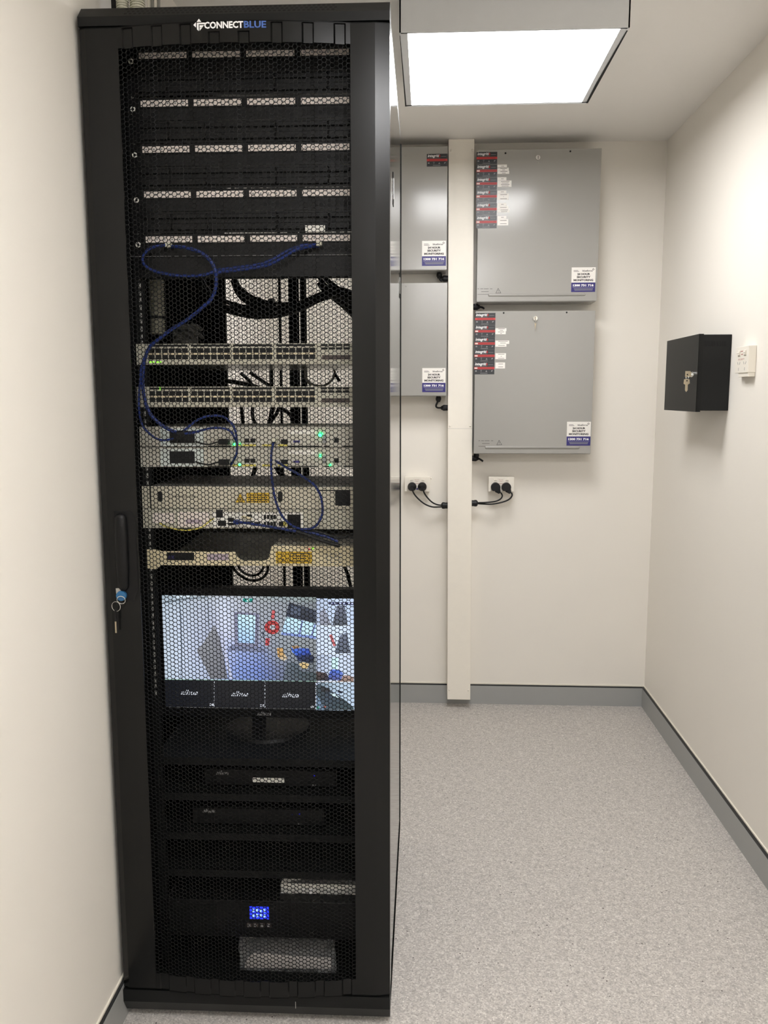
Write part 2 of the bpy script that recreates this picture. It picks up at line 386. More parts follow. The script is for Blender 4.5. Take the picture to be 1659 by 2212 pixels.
def honeycomb(name, m, parent, x0, x1, zt, zb, P, W, t, py, fy=None, solid=None, back=True):
    """a sheet of hexagonal holes: pitch P, web W, thickness t, flat-topped cells between x0..x1, zb..zt; y = py + fy(x,z)"""
    cx = P*.8660254; nx = int(round((x1-x0)/cx)); cx = (x1-x0)/nx; R = P/math.sqrt(3.); V = []; F = []
    zs = np.arange(zb+P/2, zt, P)
    ang = [math.radians(60*k) for k in range(6)]
    oc = [(math.cos(a)*R, math.sin(a)*R) for a in ang]; ri = (P-W)/P
    kx = cx/(P*.8660254)
    cells = []
    for i in range(nx):
        X = x0+cx*(i+.5)
        for z in zs: cells.append((X, z+(P/2 if i % 2 else 0)))
    cells = [c for c in cells if zb < c[1] < zt]
    n = len(cells); C = np.array(cells); O = np.array(oc)*np.array([kx, 1.])
    outer = C[:, None, :]+O[None]; inner = C[:, None, :]+O[None]*ri
    pts = np.concatenate([outer, inner], 1)          # n,12,2
    if fy: Y = np.vectorize(fy)(pts[..., 0], pts[..., 1])
    else: Y = np.zeros(pts.shape[:2])
    front = np.stack([pts[..., 0], Y+py, pts[..., 1]], -1)
    if back: allp = np.concatenate([front, front+np.array([0, t, 0])], 1)
    else: allp = np.concatenate([front, front[:, 6:]+np.array([0, t, 0])], 1)
    per = allp.shape[1]; allp = allp.reshape(-1, 3)-np.array(parent.org)
    ff = []
    for k in range(6):
        j = (k+1) % 6
        ff.append((k, j, 6+j, 6+k))
        if back:
            ff.append((6+k, 6+j, 18+j, 18+k)); ff.append((12+k, 18+k, 18+j, 12+j))
        else: ff.append((6+k, 6+j, 12+j, 12+k))
    ff = np.array(ff); faces = (ff[None]+(np.arange(n)*per)[:, None, None]).reshape(-1, 4)
    me = bpy.data.meshes.new(name); me.vertices.add(len(allp)); me.vertices.foreach_set('co', allp.ravel().astype(np.float32))
    me.loops.add(faces.size); me.loops.foreach_set('vertex_index', faces.ravel().astype(np.int32))
    me.polygons.add(len(faces)); me.polygons.foreach_set('loop_start', np.arange(0, faces.size, 4, dtype=np.int32))
    me.polygons.foreach_set('loop_total', np.full(len(faces), 4, dtype=np.int32)); me.update(calc_edges=True); me.validate()
    me.materials.append(M[m]); o = bpy.data.objects.new(name, me); COL.objects.link(o); o.parent = parent.ob
    return Thing(o, parent.fr, parent.org)

def sheet(mb, xs, zs, y, t, fy):
    """grid sheet following fy"""
    nx, nz = len(xs), len(zs)
    V = [(x, y+fy(x, z), z) for z in zs for x in xs]+[(x, y+t+fy(x, z), z) for z in zs for x in xs]; F = []
    N = nx*nz
    for j in range(nz-1):
        for i in range(nx-1):
            a = j*nx+i; F.append((a, a+1, a+nx+1, a+nx)); F.append((N+a, N+a+nx, N+a+nx+1, N+a+1))
    for i in range(nx-1):
        F.append((i, N+i, N+i+1, i+1)); a = (nz-1)*nx+i; F.append((a, a+1, N+a+1, N+a))
    for j in range(nz-1):
        a = j*nx; F.append((a, a+nx, N+a+nx, N+a)); a = j*nx+nx-1; F.append((a, N+a, N+a+nx, a+nx))
    mb.add(V, F)

ZD0, ZD1 = .0825, 2.1015          # door bottom and top
MX0, MX1, MZ0, MZ1 = .0765, .5255, .118, 2.062
xb = [0, .007, .014, .03] + [x for x in (.045, .06, .075)]
for c in RIBS: xb += [c-.0115, c-.0085, c+.0085, c+.0115]
xb += [.077, .115, .125, .135, .175, .185, .195, .230, .24, .25, .285, .295, .305, .345, .355, .365, .405, .415, .425, .465, .475, .485, .525, .54, .572, .586, .6]
xb = sorted(set(round(x, 4) for x in xb))
door = MB()
sheet(door, [x for x in xb if x <= .0772], [ZD0, MZ0-.004, MZ1+.004, ZD1], 0, .002, prof)
sheet(door, [x for x in xb if x >= .525], [ZD0, MZ0-.004, MZ1+.004, ZD1], 0, .002, prof)
sheet(door, [x for x in xb if .0765 <= x <= .5252], [MZ1+.001, 2.072, 2.0828, 2.0832, 2.098, 2.099, ZD1], 0, .002, prof)
sheet(door, [x for x in xb if .0765 <= x <= .5252], [ZD0, .1, MZ0+.003], 0, .002, prof)
# folded top and bottom lips and side returns
for zz in (ZD0, ZD1-.002):
    lip = [x for x in xb]; V = [(x, prof(x, zz), zz) for x in lip]+[(x, max(.022, prof(x, zz)+.001), zz) for x in lip]; n = len(lip)
    V += [(x, y, z+.002) for x, y, z in V[:2*n]]
    F = [(i, i+1, n+i+1, n+i) for i in range(n-1)]+[(2*n+i, 3*n+i, 3*n+i+1, 2*n+i+1) for i in range(n-1)]+[(i, 2*n+i, 2*n+i+1, i+1) for i in range(n-1)]
    door.add(V, F)
door.box(0, .002, .007, .044, ZD0, ZD1); door.box(.598, .6, .0055, .044, ZD0, ZD1)
D_ = door.obj('door', 'door', R_)
honeycomb('mesh_panel', 'mesh', D_, MX0, MX1, MZ1+.002, MZ0-.002, .0090, .00125, .0012, .0004, prof)
# bold lettering on the door head
lg = MB(); zt_ = 2.1005; UX, UZ = (1, 0, 0), (0, 0, 1)
def arc_text(mb, txt, x0, x1, z0, z1, bold, dy=-.0006):
    g, fs = text_geo(txt, bold); V = []
    for a, b in g:
        x = x0+a*(x1-x0); V.append((x, prof(x, 2.09)+dy, z0+b*(z1-z0)))
    mb.add(V, fs)
LT = rk(441, 47, -.018); LB = rk(527, 61, -.018); LC = rk(575, 61, -.018)
arc_text(lg, 'CONNECT', LT.x, LB.x-.001, LB.z, LT.z-.0005, .035)
arc_text(D2 := MB(), 'BLUE', LB.x+.0002, LC.x, LB.z, LT.z-.0005, .03)
c0 = rk(430, 54, -.018); k = .0098
def lp(pts):
    V = [(c0.x+a*k, prof(c0.x, 2.09)-.0006, c0.z+b*k) for a, b in pts]; lg.add(V, [tuple(range(len(V)))])
lp([(-.45, .55), (.45, .55), (0, 1.12)]); lp([(-1.12, 0), (-.6, -.45), (-.6, .5)])
lp([(-.42, .4), (1.15, .4), (1.15, .12), (-.08, .12), (-.08, -1.1), (-.42, -.8)])
lp([(.08, -.05), (.95, -.05), (.62, -.45), (.08, -.45)]); lp([(.08, -.5), (.62, -.5), (.08, -1.05)])
tag(lg.obj('lettering', 'inkw', D_), 'white lettering and arrow emblem'); tag(D2.obj('lettering', 'blogo', D_), 'blue lettering')
# swing handle with lock
hb = MB(); hx, h0, h1 = .0425, .998, 1.160
hb.prism([(.0285, -.0012, .985), (.062, -.0012, .972), (.073, -.0012, 1.0), (.073, -.0012, 1.145), (.066, -.0012, 1.165), (.0285, -.0012, 1.165)], (0, .001, 0))
hb.obj('handle_plate', 'black', D_)
hd = MB(); prf = [(0, .004), (.003, .0095), (.010, .0125), (.03, .0135), (.10, .0135), (.135, .0125), (.155, .011), (.162, .006), (.1635, .002)]
hd.lathe((.0425, -.004, h1), (0, 0, -1), prf, 16)
for v in hd.v: v.y = -.004+(v.y+.004)*.75
H_ = hd.obj('handle', 'black', D_, smooth=True)
lk = MB(); q = rk(262, 1287, -.006); lk.cyl((q.x, -.001, q.z), (0, -1, 0), .0105, .007, 20); lk.obj('lock_body', 'bluem', D_, smooth=True)
tr = MB(); a, b, c = rk(250, 1271, -.003), rk(271, 1271, -.003), rk(251, 1283, -.003)
tr.prism([a, b, c], (0, .0015, 0)); tr.obj('lock_plate', 'zinc', D_)

# caps, frame, sides
cap = MB(); cap.prism([(0, 0, 2.1042), (0, 0, 2.1215), (0, .021, 2.1445), (0, .06, 2.1465), (0, .06, 2.1042)], (.6, 0, 0))
C_ = cap.obj('top_cap', 'powder', R_)
hx_ = MB()
for r in range(3):
    for i in range(44):
        x = .092+i*.0093+(r % 2)*.00465; f = .25+r*.27; y = .021*f; z = 2.1215+.023*f
        n = Vector((0, -.74, .67)); e = Vector((0, .67, .74)); c = Vector((x, y, z))+n*.0002
        hx_.add([c+Vector((1, 0, 0))*(.0034*math.cos(t))+e*(.0034*math.sin(t)) for t in [math.pi/3*k for k in range(6)]], [(0, 1, 2, 3, 4, 5)])
tag(hx_.obj('vent_holes', 'hole', C_), 'rows of small dark vent holes', kind='stuff')
pl = MB(); pl.prism([(0, 0, .0785), (0, 0, .050), (0, .018, .018), (0, .06, .018), (0, .06, .0785)], (.6, 0, 0))
P_ = pl.obj('plinth', 'powder', R_)
hx_ = MB()
for r in range(3):
    for i in range(44):
        x = .092+i*.0093+(r % 2)*.00465; c = Vector((x, -.0002, .0555+r*.0062))
        hx_.add([c+Vector((.0028*math.cos(t), 0, .0028*math.sin(t))) for t in [math.pi/3*k for k in range(6)]], [(0, 1, 2, 3, 4, 5)])
tag(hx_.obj('vent_holes', 'hole', P_), kind='stuff')
wn = MB(); wn.box(.389, .3902, -.0006, 0, .046, .062); wn.obj('scratch', 'zinc', P_)
fr_ = MB()
for y0, y1 in ((.046, .08), (RD-.05, RD-.012)):
    fr_.box(.004, .040, y0, y1, .06, 2.12); fr_.box(.560, .596, y0, y1, .06, 2.12)
    fr_.box(.04, .56, y0, y1, 2.085, 2.12); fr_.box(.04, .56, y0, y1, .05, .075)
fr_.obj('frame', 'inner', R_)
MB().box(.002, .598, .06, RD-.01, 2.120, 2.1455).obj('roof', 'powder', R_)
MB().box(.004, .596, .06, RD-.012, .040, .052).obj('floor_pan', 'inner', R_)
sp = MB(); sp.box(.0, .0045, .0455, RD-.012, .1, 2.118); sp.obj('side_panel', 'matt', R_)
for (y0, y1) in ((.0455, .075),):
    MB().box(.5955, .6, y0, y1, .055, 2.118).obj('side_post', 'gloss', R_)
s2 = MB(); s2.box(.5945, .5992, .077, RD-.012, .07, 2.112)
SP = s2.obj('side_panel', 'gloss', R_)
MB().box(.597, .6006, .05, RD-.01, .036, .068).obj('bottom_rail', 'matt', R_)
for y_, z_ in ((.21, 1.845), (.72, 1.705)):
    lt = MB(); lt.box(.5990, .6003, y_-.014, y_+.014, z_-.034, z_+.034); lt.obj('latch', 'black', SP, bevel=.002)
    MB().box(.6002, .6012, y_-.008, y_+.008, z_-.022, z_+.022).obj('latch_slider', 'zinc', SP)
for i in range(4):
    x_, y_ = (.07, .53)[i % 2], (.09, RD-.09)[i//2]
    cs = MB(); cs.box(x_-.016, x_+.016, y_-.016, y_+.016, .032, .04); cs.cyl((x_-.010, y_, .0175), (1, 0, 0), .0172, .020, 18); cs.obj('caster', 'black', R_)
# rear twin mesh doors
for i, (a, b) in enumerate(((.004, .298), (.302, .6012))):
    rd = MB(); y0, y1 = RD-.012, RD; me0, me1 = (.079, .268) if i == 0 else (.320, .521)
    rd.box(a, me0, y0, y1, .06, 2.115); rd.box(me1, b, y0, y1, .06, 2.115); rd.box(me0, me1, y0, y1, .06, .10); rd.box(me0, me1, y0, y1, 2.07, 2.115)
    rdo = rd.obj('rear_door', 'inner', R_)
    honeycomb('mesh_panel', 'inner', rdo, me0, me1, 2.072, .098, .0090, .00095, .0012, RD-.004, None, back=False)
MB().cyl((.243, RD-.02, .08), (0, 0, 1), .0036, 2.0, 8).obj('latch_rod', 'inner', R_)
# mounting rails, front and rear, drilled and numbered
slots = []
for u in range(42):
    z0 = 2.052-u*.04445
    for dz, h in ((.0064, .0085), (.0222, .0105), (.0381, .0085)): slots.append((z0-dz, h))
for xx, s in ((.0712, 1), (.5288, -1)):
    for yy, front in ((.0905, 1), (.70, 0)):
        r = MB(); xa, xc = xx-.010, xx+.010
        r.box(xa, xc, yy, yy+.002, .09, 2.06)
        r.box((xa-.002 if s > 0 else xc), (xa if s > 0 else xc+.002), yy-.0, yy+.045, .09, 2.06)
        if s > 0: r.box(xa-.02, xa, yy+.018, yy+.020, .09, 2.06)
        ro = r.obj('mounting_rail', 'inner' if front else 'matt', R_)
        if front:
            h = MB()
            for z, hh in slots:
                if z > .73: h.box(xx-.0023, xx+.0023, yy-.0006, yy+.0004, z-hh/2, z+hh/2)
            tag(h.obj('slot_row', 'slot' if s > 0 else 'hole', ro), 'column of mounting slots showing bright', kind='stuff')
            h = MB()
            for z, hh in slots[::1]: h.box(xa-.006, xa-.0045, yy+.0172, yy+.018, z-.0008, z+.0008)
            if s > 0: h.obj('number_ticks', 'inkg', ro)

# ---- the key hanging from the rack lock
kt = thing('key_set', rk(252, 1310, -.012), 'silver key and split rings hanging from the blue lock of the rack handle', 'key', RM)
q1 = rk(262, 1296, -.010); q2 = rk(251, 1310, -.012)
MB().torus((q1.x, -.0105, q1.z), (0, 1, .25), .0088, .0009, 24, 6, 0, 2*math.pi).obj('lock_ring', 'chrome', kt, smooth=True)
MB().torus((q2.x, -.0125, q2.z), (.25, 1, 0), .0102, .0006, 28, 6).obj('split_ring', 'chrome', kt, smooth=True)
kb = MB(); a = rk(250, 1342, -.012); b = rk(251, 1367, -.012); kb.box(a.x-.0016, a.x+.0016, -.0135, -.0115, b.z, a.z)
kb.obj('blade', 'keym', kt)
kh = MB(); c = rk(250, 1327, -.012); kh.prism([(c.x-.0015, -.014, c.z+.011), (c.x+.0015, -.014, c.z+.011), (c.x+.002, -.014, c.z-.015), (c.x-.002, -.014, c.z-.015)], (0, .003, 0)); kh.obj('grip', 'black', kt)

# ------------------------------------------------------------------ rack equipment
RY = .0885        # faces of everything bolted to the front rails
XE0, XE1 = .0587, .5413
def ears(mb, z0, z1, y=RY): mb.box(XE0, XE1, y, y+.0018, z0, z1)
def screw(parent, x, z, y=RY, m='zinc'):
    MB().torus((x, y-.0014, z), (0, 1, 0), .0042, .0015, 14, 6).obj('screw', 'label' if m == 'zinc' else m, parent, smooth=True)

# patch panels and cable organisers, five pairs
zl = [rk(310, 121, RY).z, 1.990, 1.9008, 1.8118, 1.7225]
names5 = ['topmost', 'second from the top', 'third from the top', 'fourth from the top', 'lowest']
def patch_panel(z):
    t = thing('patch_panel', (.3, RY, z-.030), 'x', 'patch panel', RM)
    b = MB(); ears(b, z-.0325, z+.0115); b.box(.075, .525, RY+.0018, RY+.035, z-.029, z+.008); b.obj('panel', 'black', t)
    for i in range(4):
        x0 = .0893+i*.1094
        fr0 = MB(); fr0.box(x0-.003, x0+.1006, RY-.0022, RY, z-.0085, z+.0085); fr0.obj('label_holder', 'black', t)
        l = MB(); l.box(x0, x0+.0974, RY-.0030, RY-.0022, z-.0062, z+.0062); lo = l.obj('label_strip', 'paper', t)
        tk = MB()
        for j in range(6): tk.box(x0+.006+j*.0158, x0+.010+j*.0158, RY-.0031, RY-.0030, z-.0018, z+.0018)
        tk.obj('port_number', 'inkg', lo)
        for j in range(6):
            xx = x0+.002+j*.0162
            MB().box(xx, xx+.0135, RY-.0004, RY+.0002, z-.0265, z-.0130).obj('jack', 'hole', t)
    for sx in (.0722, .5278): screw(t, sx, z-.010)
    return t
PP = patch_panel(zl[1])
pos = ['under the door head, its strip dimmest', 'below the dim topmost one', 'middle of the five', 'just above the small white tag', 'with blue leads plugged in']
PP.ob['label'] = 'black patch panel with four white label strips, ' + pos[1]
PP.ob['group'] = 'patch panels in the top of the rack'
for i in (0, 2, 3, 4): dup(PP, (0, 0, zl[i]-zl[1]), 'black patch panel with four white label strips, '+pos[i], 'patch panels in the top of the rack')
def organiser(z):
    t = thing('cable_organiser', (.3, RY, z-.075), 'x', 'cable organiser', RM)
    b = MB(); ears(b, z-.0765, z-.0335); b.obj('back_plate', 'black', t)
    c = MB(); c.box(.085, .515, RY-.006, RY, z-.071, z-.058); c.box(.085, .515, RY-.006, RY, z-.048, z-.039); c.obj('cover', 'black', t, bevel=.001)
    for xx in (.145, .2205, .3635, .47):
        r = MB(); r.torus((xx, RY-.007, z-.055), (1, .35, 0), .0155, .0016, 20, 6); r.obj('guide_ring', 'black', t, smooth=True)
    return t
OG = organiser(zl[1]); gl = 'cable organisers between the patch panels'
OG.ob['label'] = 'black cable organiser under the second row of white label strips'; OG.ob['group'] = gl
dup(OG, (0, 0, zl[0]-zl[1]), 'black cable organiser under the topmost, dim row of label strips', gl)
dup(OG, (0, 0, zl[2]-zl[1]), 'black cable organiser under the third row of white label strips', gl)
dup(OG, (0, 0, zl[3]-zl[1]), 'black cable organiser with small white tag, above the lowest label strips', gl)
tg = thing('paper_tag', rk(680, 494, RY-.007), 'small white paper tag stuck on the black organiser above the lowest label strips', 'label', RM)
a, b = rk(659, 487, RY-.0075), rk(702, 500, RY-.0075); MB().box(a.x, b.x, RY-.0078, RY-.0068, b.z, a.z).obj('tag', 'label', tg)
tg.ob.name = 'paper_tag'
# cable shelf under the lowest panel
t = thing('blanking_panel', (.3, RY, 1.645), 'plain black two-unit blanking panel below the lowest patch panel', 'panel', RM)
b = MB(); ears(b, 1.6420, 1.6885); b.box(.075, .525, RY-.010, RY, 1.6445, 1.6855); b.obj('plate', 'black', t, bevel=.0008)
MB().box(XE0, XE1, RY-.0104, RY-.0100, 1.6872, 1.6880).obj('edge_highlight', 'inkg', t)  # pale strip painting the thin highlight along the panel's top edge

# ---- the two 48 port switches
def switch(z1):
    z0 = z1-.0432
    t = thing('network_switch', (.3, RY, z0), 'x', 'network switch', RM)
    b = MB(); ears(b, z0, z1); b.box(.079, .521, RY-.001, RY+.44, z0+.0006, z1); b.obj('chassis', 'swgrey', t)
    MB().box(.079, .521, RY+.002, RY+.44, z0, z0+.0005).obj('base_plate', 'zincp', t)
    def X(u): return rk(u, 765, RY).x
    px = [322, 413, 504, 597]
    for g in range(4):
        for r in range(2):
            for j in range(6):
                u = px[g]+j*14.4; zz = z1-.0092-r*.0135
                MB().box(X(u), X(u+12.2), RY-.0016, RY-.001, zz-.0098, zz).obj('port', 'hole', t)
        MB().box(X(px[g]), X(px[g]+84), RY-.0013, RY-.001, z1-.0058, z1-.0016).obj('indicator_strip', 'hole', t)
        MB().box(X(px[g]-1), X(px[g]+86), RY-.0020, RY-.0015, z1-.0226, z1-.0194).obj('port_bar', 'cream', t)
    for j in range(4):
        u = 694+j*16; MB().box(X(u), X(u+14), RY-.0016, RY-.001, z1-.0058, z1-.0016).obj('uplink_port', 'hole', t)
        MB().box(X(u), X(u+14), RY-.0016, RY-.001, z1-.0130, z1-.0085).obj('uplink_port', 'hole', t)
    MB().box(X(696), X(757), RY-.0016, RY-.001, z1-.0335, z1-.0245).obj('module_plate', 'brown', t)
    return t
S1 = switch(1.5096); S1.ob['label'] = 'beige 48-port network switch, upper of the two, below the black cable bundle'; S1.ob['group'] = 'network switches'
S2 = dup(S1, (-.002, 0, -.0896), 'beige 48-port network switch, lower of the two, above the green-lit modules', 'network switches')
for u, tt in ((325, S1), (331, S1), (340, S1), (346, S1)):
    q = rk(u, 782, RY-.002); MB().box(q.x-.002, q.x+.002, RY-.0022, RY-.001, q.z-.0012, q.z+.0012).obj('status_light', 'gled2', tt)
q = rk(346, 838, RY-.002); MB().box(q.x-.0012, q.x+.0012, RY-.0022, RY-.001, q.z-.004, q.z+.002).obj('status_light', 'gled2', S2)

# ---- two grey modules with green lamps
def at_r(t, name, m, u0, v0, u1, v1, d=.0016, y=None):
    y = RY if y is None else y
    a, b = rk(u0, v0, y), rk(u1, v1, y); return MB().box(a.x, b.x, y-d, y-.0002, b.z, a.z).obj(name, m, t)
def radio(z1, z0, dv, lab):
    t = thing('access_gateway', (.3, RY, z0), lab, 'gateway', RM, 'gateway modules')
    b = MB(); ears(b, z0, z1); b.box(.079, .521, RY-.001, RY+.22, z0, z1); b.obj('chassis', 'radio', t)
    q = lambda n, m, u0, v0, u1, v1, d=.0016: at_r(t, n, m, u0, v0+dv, u1, v1+dv, d)
    q('power_module', 'radiob', 347, 925, 441, 964, .003); q('module_window', 'hole', 367, 931, 422, 957, .0038)
    q('edge_band', 'radio', 445, 922.5, 764, 925.5, .0022)
    q('power_plug', 'black', 475, 948, 496, 960, .014)
    for u in (528, 541): q('socket', 'hole', u, 947, u+11, 956)
    q('socket', 'hole', 607, 949, 622, 959); q('usb_socket', 'navy', 634, 951.5, 648, 956); q('round_port', 'hole', 722, 946, 732, 956)
    q('toggle', 'inkg', 697, 940, 706, 957, .003); q('small_vent', 'hole', 752, 947, 760, 949)
    for u0, u1 in ((503, 520), (524, 553), (567, 590), (601, 622)): q('yellow_tab', 'yel2', u0, 959.5, u1, 963.5, .0018)
    q('bottom_slot', 'hole', 622, 962.5, 688, 964.8, .0018); q('bottom_slot', 'hole', 700, 962.5, 712, 964.8, .0018); q('bottom_slot', 'hole', 742, 962.5, 763, 964.8, .0018)
    q('bottom_slot', 'hole', 450, 962.5, 500, 964.8, .0018)
    lt = q('print_label', 'label', 624, 929, 684, 938, .0018)
    return t, q
G1, q = radio(1.3351, 1.2930, 0, 'light grey gateway module, upper of the pair, with large green lamp')
def led(t, u, v, r, m='gled'):
    p = rk(u, v, RY-.003); MB().cyl((p.x, RY-.001, p.z), (0, -1, 0), r, .003, 12).obj('status_light', m, t)
led(G1, 692.5, 938.5, .0052); led(G1, 505, 960, .0028); led(G1, 518.5, 959, .0016)
G2, q = radio(1.2912, 1.2490, 43.6, 'light grey gateway module, lower of the pair, with two green lamps at the right')
led(G2, 692, 984, .0032); led(G2, 517.5, 1004, .0024); led(G2, 713, 1004.5, .0026)

# ---- optical enclosure with yellow laser label
t = thing('fibre_enclosure', (.3, RY, 1.159), 'grey fibre enclosure with yellow laser warning labels and round-edged front', 'enclosure', RM)
b = MB(); z0, z1 = 1.1592, 1.2068
b.box(XE0, .075, RY, RY+.002, z0, z1); b.box(.079, .521, RY-.0012, RY+.24, z0, z1); b.obj('case', 'beige', t)
MB().box(.079, .521, RY+.001, RY+.24, z1, z1+.0008).obj('lid', 'greyst', t)
for u0 in (341, 600):
    a, b2 = rk(u0, 1061, RY), rk(u0+11, 1084, RY)
    oval = MB(); cx_, cz, rx, rz = (a.x+b2.x)/2, (a.z+b2.z)/2, (b2.x-a.x)/2, (a.z-b2.z)/2
    pts = [(cx_+rx*math.cos(x), RY-.0012, cz+rz*.55*math.copysign(1, math.sin(x))+rz*.45*math.sin(x)) for x in [2*math.pi*i/16+.01 for i in range(16)]]
    oval.prism(pts, (0, -.0005, 0)); oval.obj('finger_hole', 'hole', t)
tx = MB(); a = rk(366, 1075, RY); tx.text('COMMSCOPE', (a.x, RY-.0016, a.z), UX, UZ, rk(424, 1075, RY).x-a.x, .0052, .0); tx.obj('lettering', 'ink', t)
def hazard(t, u0, v0, u1, v1, box=None):
    a, b = rk(u0, v1, RY), rk(u1, v0, RY); m = (a.x+b.x)/2
    s = MB(); s.prism([(a.x, RY-.0018, a.z), (b.x, RY-.0018, a.z), (m, RY-.0018, b.z)], (0, .0005, 0)); so = s.obj('warning_sign', 'yellow', t)
    k = MB(); w_ = .0007; y = RY-.0020; k_ = .86
    A, B, Cc = Vector((a.x, y, a.z)), Vector((b.x, y, a.z)), Vector((m, y, b.z)); G = (A+B+Cc)/3
    for P1, P2 in ((A, B), (B, Cc), (Cc, A)): k.add([P1, P2, G+(P2-G)*k_, G+(P1-G)*k_], [(0, 1, 2, 3)])
    k.cyl((m, y, a.z+(b.z-a.z)*.32), (0, -1, 0), (b.x-a.x)*.09, .0001, 10)
    for i in range(8):
        d = Vector((math.cos(i*math.pi/4), 0, math.sin(i*math.pi/4))); e = Vector((-d.z, 0, d.x)); c = Vector((m, y, a.z+(b.z-a.z)*.32)); L = (b.x-a.x)*.19
        k.add([c+e*.0003, c-e*.0003, c+d*L-e*.0003, c+d*L+e*.0003], [(0, 1, 2, 3)])
    k.obj('symbol', 'ink', so)
hazard(t, 508, 1064, 531, 1086)
pt = at_r(t, 'warning_label', 'yellow', 533, 1064, 583, 1086, .0018)
tx = MB()
for v in (1069, 1074, 1078.5, 1083):
    a, b = rk(536, v, RY), rk(579, v, RY)
    for i in range(9):
        xx = a.x+(b.x-a.x)*i/9; tx.box(xx, xx+(b.x-a.x)*.08, RY-.0019, RY-.0018, a.z-.0011, a.z+.0011)
tx.obj('print', 'ink', pt)
at_r(t, 'side_opening', 'hole', 724, 1058, 757, 1092); at_r(t, 'slot', 'hole', 689, 1058, 724, 1060.5)

# ---- router with many ports
t = thing('network_terminal', (.3, RY, 1.1155), 'pale grey network terminal with pinkish labels, small ports and square fan', 'network terminal', RM)
b = MB(); z0, z1 = 1.1155, 1.1580; ears(b, z0, z1); b.box(.079, .521, RY-.001, RY+.24, z0, z1); b.obj('chassis', 'swgrey', t)
P = lambda n, m, *a, d=.0016: at_r(t, n, m, *a, d=d)
P('info_label', 'paper', 330, 1108, 378, 1130); P('info_label', 'paper', 384, 1106, 454, 1138)
pk = P('info_plate', 'purple', 402, 1122, 436, 1131, d=.0018)
yl = MB(); a = [rk(u, v, RY-.002) for u, v in ((345, 1130), (360, 1138), (385, 1144), (410, 1145), (435, 1139), (455, 1124), (462, 1120))]
yl.tube(a, .0016, 6, 5); tag(yl.obj('fibre_lead', 'yel2', t, smooth=True), 'thin yellow lead')
P('module_face', 'label', 459, 1106, 655, 1140)
for a in ((467, 1101, 482, 1118), (471, 1124, 489, 1136), (493, 1118, 506, 1127), (493, 1129, 506, 1134)): P('port', 'hole', *a, d=.0020)
for i in range(4): P('port', 'hole', 570+i*7, 1112, 575.6+i*7, 1121, d=.0020); P('port', 'hole', 570+i*7, 1127, 575.6+i*7, 1136, d=.0020)
P('port', 'hole', 533, 1111, 545, 1116, d=.0020); P('port', 'hole', 533, 1126, 547, 1131, d=.0020); P('port', 'hole', 550, 1127, 563, 1136, d=.0020)
P('round_plug', 'black', 604, 1126, 613, 1135, d=.010); P('yellow_tab', 'yel2', 613, 1127, 620, 1136, d=.004)
fn = P('fan', 'black', 621, 1111, 650, 1141, d=.0022); a = rk(635.5, 1126, RY); MB().torus((a.x, RY-.003, a.z), (0, 1, 0), .009, .0012, 18, 6).obj('fan_rim', 'hole', t)
vh = MB()
for v in (1107, 1138.5):
    for i in range(30):
        q0 = rk(478+i*5.7, v, RY); vh.cyl((q0.x, RY-.0017, q0.z), (0, -1, 0), .0011, .0003, 6)
tag(vh.obj('vent_holes', 'hole', t), kind='stuff')
dc = MB(); a = rk(524, 1115, RY); dc.tube([(a.x, RY-.006, a.z), (a.x+.012, RY-.009, a.z-.002), (a.x+.020, RY-.006, a.z-.006)], .0028, 8); dc.obj('coaxial_plug', 'cream', t, smooth=True)

# ---- cream fibre tray
t = thing('fibre_tray', (.3, RY, 1.034), 'cream fibre splice tray with black name plate, cut-out front and yellow laser label', 'tray', RM)
z0 = 1.0335; zt = rk(400, 1191, RY).z
def Xr(u, v=1205): return rk(u, v, RY).x
cu = rk(545, 1211, RY).z; zr = rk(650, 1179, RY).z
lipz = [(Xr(345), z0), (Xr(764), z0), (Xr(764), zr), (Xr(588), zr), (Xr(580), cu+.004), (Xr(570), cu), (Xr(525), cu), (Xr(515), cu+.006), (Xr(508), zt), (Xr(345), zt)]
MB().prism([(x, RY-.001, z) for x, z in lipz], (0, .0018, 0)).obj('front_lip', 'cream', t)
e = MB(); ze1, ze0 = rk(318, 1187, RY).z, rk(318, 1229, RY).z
e.prism([(Xr(318), RY, ze0), (Xr(338), RY, ze0), (Xr(348), RY, z0), (Xr(348), RY, zt+.001), (Xr(338), RY, ze1), (Xr(318), RY, ze1)], (0, .0016, 0)); e.obj('ear', 'cream', t)
npl = at_r(t, 'name_plate', 'black', 361, 1193, 420, 1210, .0024)
tx = MB(); a = rk(364, 1207, RY); tx.text('ADC', (a.x, RY-.0026, a.z), UX, UZ, .015, .008, .02); tx.obj('lettering', 'navy', npl)
at_r(t, 'print_patch', 'purple', 448, 1196, 494, 1210, .0014)
bd = MB(); zb_ = z0+.004
def pb(u, v, z=None):
    z = zb_ if z is None else z; d = ray(u, v)
    c, s = math.cos(RTH), math.sin(RTH); tt = (z-CH)/d.z; P_w = Vector((0, 0, CH))+d*tt-Vector((RX0, RY0, 0)); return Vector((P_w.x*c+P_w.y*s, -P_w.x*s+P_w.y*c, z))
bl = pb(440, 1150); br = (.52, bl.y, zb_)
bd.prism([(Xr(348), RY+.001, zb_), (Xr(764), RY+.001, zb_), br, bl], (0, 0, .0015)); bd.obj('tray_floor', 'traybed', t)
rr = MB(); rr.box(Xr(590), Xr(764), RY+.001, RY+.10, zr-.0018, zr); rr.obj('cassette_lid', 'swgrey', t)
wl = MB(); wl.box(bl.x, .52, bl.y, bl.y+.0015, zb_, zb_+.012); wl.obj('rear_wall', 'traybed', t)
yl = at_r(t, 'warning_label', 'yellow', 596, 1191, 674, 1217, .0020)
k = MB()
